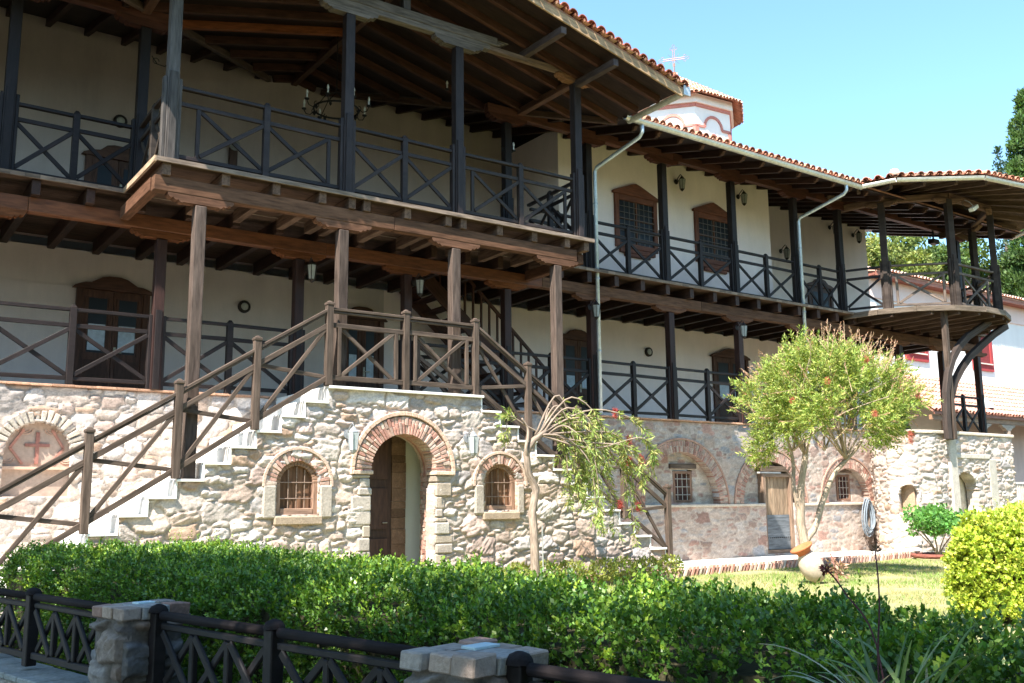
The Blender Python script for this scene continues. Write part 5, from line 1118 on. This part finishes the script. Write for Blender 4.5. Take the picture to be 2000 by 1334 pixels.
def fence(a, b, posts, lab):
    root = thing('timber_fence', lab, 'fence', (a.x, a.y, .2), 'dark timber garden fence lengths'); U = Vector((0, 0, 1)); c = (.018, .014, .014); L = (b-a).length; d = (b-a)/L
    def put(n, m, mat='wood', bev=.006): o = m.build(n, M[mat], bevel=bev); return reparent(o, root)
    stops = [0]+[t*L for t in posts]+[L]
    for i in range(len(stops)-1):
        s0, s1 = stops[i]+(.055 if i else 0), stops[i+1]-(.055 if i+2 < len(stops) else 0); m = MB()
        m.tube([a+d*s0+U*.685, a+d*s1+U*.685], .026, c, 10); o = m.build('handrail', M['oldwood'], smooth=True); reparent(o, root)
        m = MB(); m.beam(a+d*s0+U*.625, a+d*s1+U*.625, .035, .035, c); m.beam(a+d*s0+U*.29, a+d*s1+U*.29, .035, .045, c); rl = put('rails', m)
        n = max(1, round((s1-s0)/.36)); w = (s1-s0)/n; m = MB()
        for k in range(n):
            x0, x1 = s0+k*w, s0+(k+1)*w
            if k: m.beam(a+d*x0+U*.32, a+d*x0+U*.60, .035, .045, c, up=tuple(d))
            m.beam(a+d*(x0+.03)+U*.32+FS*.012, a+d*(x1-.03)+U*.60+FS*.012, .022, .045, c); m.beam(a+d*(x0+.03)+U*.60-FS*.012, a+d*(x1-.03)+U*.32-FS*.012, .022, .045, c)
        put('cross_brace', m)
    for t in posts:
        p = a+d*t*L; m = MB(); e, g = d*.038, FS*.038; bs = [p-e-g, p+e-g, p+e+g, p-e+g]; m.hexa([q+U*.22 for q in bs]+[q+U*.70 for q in bs], c); put('post', m); m = MB(); m.lathe([(.055, 0), (.053, .015), (.04, .035), (.015, .046), (0, .048)], p+U*.70, c, 14); reparent(m.build('post_cap', M['oldwood'], smooth=True), root)
fence(fpt(-4.6), P1-FD*.18, (.0, .36, .70), 'dark timber fence length running left from the first pillar'); fence(P1+FD*.18, P2-FD*.18, (.02, .5), 'dark timber fence length between the two stone pillars'); fence(P2+FD*.18, fpt(-15), (.02, .5), 'dark timber fence length right of the nearest pillar')
def curb():
    root = thing('garden_curb', 'low stone kerb wall with flagstone top carrying the timber fence', 'kerb', (.8, -5, -.25))
    for (ya, yb) in ((-4.3, -9.1), (-9.6, -11.85), (-12.35, -15.2)):
        m = MB(); a, b = fpt(ya), fpt(yb); L = (b-a).length; s = 0
        while s < L: w = min(rnd.uniform(.22, .42), L-s); p, q = a+FD*(s+.004), a+FD*(s+w-.004); k = rnd.uniform(.8, 1.2); m.hexa([tuple(v)[:2]+(.155,) for v in (p-FS*.17, q-FS*.17, q+FS*.17, p+FS*.17)]+[tuple(v)[:2]+(.195+rnd.uniform(-.004, .004),) for v in (p-FS*.17, q-FS*.17, q+FS*.17, p+FS*.17)], (.27*k, .27*k, .25*k)); s += w
        reparent(m.build('flagstones', M['stone'], bevel=.008), root)
        for sgn in (-1, 1):
            o_ = FS*sgn; d_ = FD if FD.cross(Vector((0, 0, 1))).dot(o_) > 0 else -FD; st = a if d_ == FD else b
            reparent(rubble('curb_face', 0, L, -.3, .155, lambda X, Z, H, st=st, d_=d_, o_=o_: (st.x+d_.x*X+o_.x*(.15+H), st.y+d_.y*X+o_.y*(.15+H), Z), lambda x, z: x < 99, [(.40, .36, .30), (.34, .30, .26), (.44, .36, .26)], (.3, .27, .22), 60, .02, .03, thick=.05), root)
curb()
# ------------------------------------------------------------ foreground plants
def spiky():
    root = thing('striped_grass_plant', 'clump of arching pale striped blades in the shade at bottom right', 'plant', (2.46, -13.72, 0)); m_v = []; m_c = []; F = []; c0 = np.array([2.50, -13.72, .60])
    n = 0
    for i in range(210):
        a = rnd.uniform(0, 6.28); el = rnd.uniform(.15, 1.2); L = rnd.uniform(.30, .60); w = rnd.uniform(.0045, .0085); d = np.array([math.cos(a)*math.cos(el), math.sin(a)*math.cos(el), math.sin(el)]); side = np.cross(d, [0, 0, 1]); side /= np.linalg.norm(side); col = rnd.choice([(.22, .28, .12), (.13, .20, .06), (.30, .34, .18), (.10, .16, .05), (.28, .24, .12)]); p = c0+np.array([rnd.gauss(0, .04), rnd.gauss(0, .04), rnd.uniform(-.05, .05)]); K = 8
        for k in range(K+1):
            t = k/K; q = p+d*L*t+np.array([0, 0, -1])*L*.55*t*t*math.cos(el)*1.3; ww = w*(1-t**2.5)+.0008; m_v += [q-side*ww, q+side*ww+np.array([0, 0, .002])]; m_c += [tuple(c*(1.35 if i % 3 == 0 else 1) for c in col), tuple(c*.8 for c in col)]
            if k: F.append((n-2, n-1, n+1, n))
            n += 2
    reparent(np_mesh('blades', np.array(m_v), np.array(F), np.array(m_c), M['leaf']), root); m = MB(); limb(m, [(2.46, -13.72, -.3), (2.48, -13.72, .2), (2.50, -13.72, .62)], .05, .035, (.3, .26, .18)); reparent(m.build('stem', M['bark']), root)
spiky()
def stalk(pts, lab, head):
    root = thing('flower_stalk', lab, 'flower stalk', pts[0], 'dark flower stalks in front of the hedge'); m = MB(); limb(m, pts, .0035, .0022, (.09, .04, .045), 5); reparent(m.build('stem', M['bark']), root); e = np.array(pts[-1])
    if head == 'dark': crown_leaves('flower_head', [(*e, .012)], 50, .016, .009, (.16, .05, .05), 'dleaf', root)
    elif head == 'tip': crown_leaves('bud', [(*e, .006)], 14, .02, .006, (.12, .07, .05), 'dleaf', root)
stalk([(2.62, -13.62, .3), (2.60, -13.60, .75), (2.63, -13.6, 1.0), (2.70, -13.55, 1.14)], 'tall thin dark stalk with a plain tip rising past the hose', 'tip'); stalk([(2.60, -13.64, .3), (2.58, -13.62, .85), (2.55, -13.54, 1.02), (2.52, -13.5, 1.09)], 'thin stalk ending in a dark red flower head beside the tilted jar', 'dark')
def jar():
    root = thing('tilted_jar', 'pale clay jar lying tilted on the lawn with an orange rim', 'jar', (13.3, -4.95, 0)); ax = Vector((-.40, .22, .88)).normalized(); o = Vector((13.5, -5.0, -.02))
    m = MB(); m.lathe([(0, .0), (.10, .01), (.17, .12), (.20, .26), (.185, .38), (.14, .47), (.11, .51)], o, (.46, .38, .30), 22, ax); reparent(m.build('body', M['clay'], smooth=True), root)
    m = MB(); m.lathe([(.115, .50), (.12, .54), (.19, .60), (.195, .625), (.17, .625), (.10, .54)], o, (.50, .15, .06), 22, ax); reparent(m.build('rim', M['clay'], smooth=True), root)
    p = thing('dry_plant', 'low plant with dry brownish leaves beside the tilted jar', 'plant', (13.85, -5.1, 0)); crown_leaves('rosette', [(13.75, -5.05, .30, .06), (13.9, -5.1, .2, .10), (13.8, -5.15, .1, .12)], 110, .09, .035, (.40, .24, .17), 'leaf', p); m = MB(); limb(m, [(13.85, -5.1, -.08), (13.8, -5.08, .2), (13.75, -5.05, .42)], .02, .012, (.3, .15, .12), 5); reparent(m.build('stem', M['bark']), p)
jar()
# ------------------------------------------------------------ lamps and small fittings
def lantern(x, y, z, lab, s=1.0, grp=None, white=False, wall=True):
    root = thing('wall_lantern', lab, 'lantern', (x, y, z), grp); c = (.30, .31, .32) if white else (.03, .022, .018); yy = y-.16*s
    m = MB()
    m.lathe([(.05*s, 0), (.05*s, .015), (0, .02)], (x, y, z-.02), c, 10, (0, -1, 0)); m.tube([(x, y-.01, z), (x, y-.06*s, z+.05*s), (x, y-.13*s, z+.10*s), (x, yy, z+.07*s)], .009*s, c, 5)
    for k in range(2): m.tube([(x, y-.03*s-.03*s*math.cos(t), z-.02*s+.05*s*math.sin(t)) for t in np.linspace(0, 4.5, 8)], .006*s, c, 4)
    reparent(m.build('bracket', M['iron']), root)
    m = MB(); m.lathe([(.0, .10), (.012, .08), (.03, .06), (.075, .0), (.072, -.012)], (x, yy, z), c, 6) if s else None; m.lathe([(.045*s, -.20*s), (.03*s, -.225*s), (0, -.25*s)], (x, yy, z), c, 6)
    for k in range(6): a = math.pi/3*k; m.tube([(x+.068*s*math.cos(a), yy+.068*s*math.sin(a), z-.01), (x+.045*s*math.cos(a), yy+.045*s*math.sin(a), z-.20*s)], .005*s, c, 4)
    reparent(m.build('lamp_cage', M['iron']), root)
    m = MB(); m.lathe([(.062*s, -.015), (.040*s, -.198*s)], (x, yy, z), (.42, .45, .44) if white else (.35, .36, .33), 6); reparent(m.build('lamp_glass', M['clay']), root)
G1, G2, G3 = 'black lanterns on the upper walls', 'lanterns on the lower gallery posts', 'pale lanterns on the stair wall'
lantern(16.72, 1.09, 9.18, 'black lantern between the two upper barred windows', 1.3, G1); lantern(18.98, 1.09, 9.2, 'black lantern right of the second upper barred window', 1.3, G1); lantern(22.95, 2.99, 8.72, 'black lantern low on the recessed upper wall', 1.4, G1); lantern(25.4, 2.99, 9.85, 'black lantern high on the recessed upper wall', 1.4, G1); lantern(26.6, 2.99, 9.78, 'black lantern at the far end of the upper wall', 1.4, G1)
for x, l in ((6.50, 'lantern on the post left of the stair landing'), (8.62, 'lantern on the post behind the stair landing'), (12.84, 'lantern on the post beside the first downpipe'), (17.36, 'lantern on the post right of the second lower arch')): lantern(x, -.09, 5.36, l, 1.3, G2)
lantern(6.35, -2.11, 2.36, 'pale lantern left of the arched doorway', 1.35, G3, True); lantern(8.47, -2.11, 2.36, 'pale lantern right of the arched doorway', 1.35, G3, True)
for x, z, y, l in ((3.97, 8.49, 3.0, 'round bulkhead lamp on the upper wall at far left'), (6.48, 5.18, 2.965, 'round bulkhead lamp on the lower wall right of the double door'), (17.35, 5.16, 2.965, 'round bulkhead lamp on the lower wall between the right doors')):
    r_ = thing('bulkhead_lamp', l, 'wall lamp', (x, y, z), 'round dark bulkhead lamps'); m = MB(); m.lathe([(.125, 0), (.125, .05), (.09, .075), (.075, .06)], (x, y, z), (.04, .03, .025), 16, (0, -1, 0)); reparent(m.build('lamp_ring', M['iron'], smooth=True), r_); m = MB(); m.lathe([(.08, .05), (.06, .075), (0, .085)], (x, y, z), (.5, .48, .42), 14, (0, -1, 0)); reparent(m.build('lamp_glass', M['clay'], smooth=True), r_)
def candle(m1, m2, p, s=1): m1.lathe([(.0, -.01), (.035*s, 0), (.04*s, .02), (.012*s, .03)], p, (.03, .025, .02), 8); m2.lathe([(.012*s, .03), (.014*s, .10), (.012*s, .10), (.02*s, .13), (.012*s, .18), (0, .2)], p, (.8, .8, .75), 8)
def chandelier():
    c = Vector((7.25, .5, 8.62)); root = thing('chandelier', 'black iron ring chandelier with candle bulbs hanging under the pavilion roof', 'chandelier', c); m = MB(); b = MB(); ic = (.02, .017, .015)
    m.tube([c+Vector((.42*math.cos(t), .42*math.sin(t), 0)) for t in np.linspace(0, 6.283, 25)], .018, ic, 6, False); m.tube([c+Vector((0, 0, .35)), Vector((c.x, c.y, zgab(7.25)-.1))], .010, ic, 5)
    for k in range(4): a = k*math.pi/2+.3; m.tube([c+Vector((.42*math.cos(a), .42*math.sin(a), 0)), c+Vector((.25*math.cos(a), .25*math.sin(a), .22)), c+Vector((0, 0, .36))], .008, ic, 5)
    for k in range(8):
        a = k*math.pi/4+.1; o = Vector((math.cos(a), math.sin(a), 0)); m.tube([c+o*.42, c+o*.50-Vector((0, 0, .07)), c+o*.58-Vector((0, 0, .05)), c+o*.62+Vector((0, 0, .03))], .010, ic, 5); m.tube([c+o*.42+Vector((0, 0, .03))*math.cos(t)*2+o*.05*math.sin(t) for t in np.linspace(0, 5, 8)], .008, ic, 4); m.lathe([(0, -.1), (.03, -.06), (.015, 0)], c+o*.42, ic, 6); candle(m, b, c+o*.62+Vector((0, 0, .04)), 1.2)
    reparent(m.build('ring', M['iron']), root); reparent(b.build('candle_bulbs', M['bulb'], smooth=True), root)
chandelier()
for i, (x, y, z, l) in enumerate(((3.74, .0, 8.45, 'candle sconce on the post left of the pavilion'), (9.5, .2, 9.42, 'small candle bulb hanging beside the third pavilion post'), (10.62, -.05, 8.35, 'candle sconce on the post near the gallery corner'))):
    root = thing('candle_sconce', l, 'sconce', (x, y, z), 'candle sconces of the upper gallery'); m = MB(); b = MB(); s = .32 if i != 1 else 0
    if s: m.tube([(x+.01, y, z+.1), (x+.1, y, z-.02), (x+.22, y, z-.03), (x+s, y, z+.05)], .010, (.02, .02, .02), 5); m.tube([(x+.08+.05*math.cos(t), y, z+.03+.05*math.sin(t)) for t in np.linspace(0, 5, 8)], .007, (.02, .02, .02), 4)
    else: m.tube([(x, y, z+.2), (x, y, zgab(x)-.1)], .006, (.02, .02, .02), 4)
    candle(m, b, Vector((x+s, y, z+.05)), 1.3); reparent(m.build('arm', M['iron']), root); reparent(b.build('candle_bulb', M['bulb'], smooth=True), root)
def hose():
    x0 = 21.85; root = thing('garden_hose', 'grey garden hose coiled in long loops on a wall hook', 'hose', (x0, -.1, .3)); m = MB()
    for i in range(14):
        w = rnd.uniform(.10, .24); zt = 1.28+rnd.uniform(-.03, .04); zb = rnd.uniform(.35, .62); xc = x0+rnd.uniform(-.05, .06); yy = -.10-rnd.uniform(0, .14); pts = [(xc+w*math.cos(t)*(1 if abs(math.sin(t)) < .8 else .9), yy+.02*math.sin(t*2), (zt+zb)/2+(zt-zb)/2*math.sin(t)) for t in np.linspace(0, 6.283, 22)]; m.tube(pts, .012, vary((.22, .26, .30), .75, 1.25), 5, False)
    reparent(m.build('coils', M['clay'], smooth=True), root); m = MB(); limb(m, [(x0+.14, -.15, 1.2), (x0+.25, -.4, .7), (x0+.05, -.9, .2), (x0+.0, -1.3, .03), (x0+.15, -1.9, .03)], .012, .012, (.2, .22, .22), 5); reparent(m.build('hose_tail', M['clay']), root); m = MB(); m.tube([(x0, .0, 1.25), (x0, -.2, 1.25), (x0, -.24, 1.32)], .014, (.2, .15, .1)); reparent(m.build('hook', M['iron']), root)
hose()
def flood():
    p = Vector((23.75, -2.62, 8.72)); root = thing('floodlight', 'white floodlight clamped under the beam of the corner balcony', 'floodlight', p); m = MB(); m.beam(p-Vector((.13, 0, .07)), p+Vector((.13, 0, .07)), .14, .10, (.75, .74, .68)); reparent(m.build('housing', M['clay'], bevel=.01), root); m = MB(); m.tube([p+Vector((0, 0, .05)), p+Vector((0, .1, .2)), p+Vector((0, .22, .28))], .012, (.4, .4, .38)); m.tube([p+Vector((-.1, 0, 0)), p+Vector((-.3, .05, -.08)), p+Vector((-.36, .1, .1)), p+Vector((-.2, .15, .2))], .007, (.05, .05, .05)); reparent(m.build('bracket', M['iron']), root)
    q = Vector((26.2, 0, 8.86)); r2 = thing('loudspeaker', 'small dark loudspeaker hanging from the beam over the corner balcony', 'loudspeaker', q); m = MB(); m.box(q.x-.16, q.x+.16, -.1, .1, q.z-.14, q.z, (.04, .035, .03)); reparent(m.build('housing', M['iron'], bevel=.02), r2); m = MB(); m.box(q.x-.02, q.x+.02, -.02, .02, q.z, 9.13, (.05, .05, .05)); reparent(m.build('bracket', M['iron']), r2)
flood()
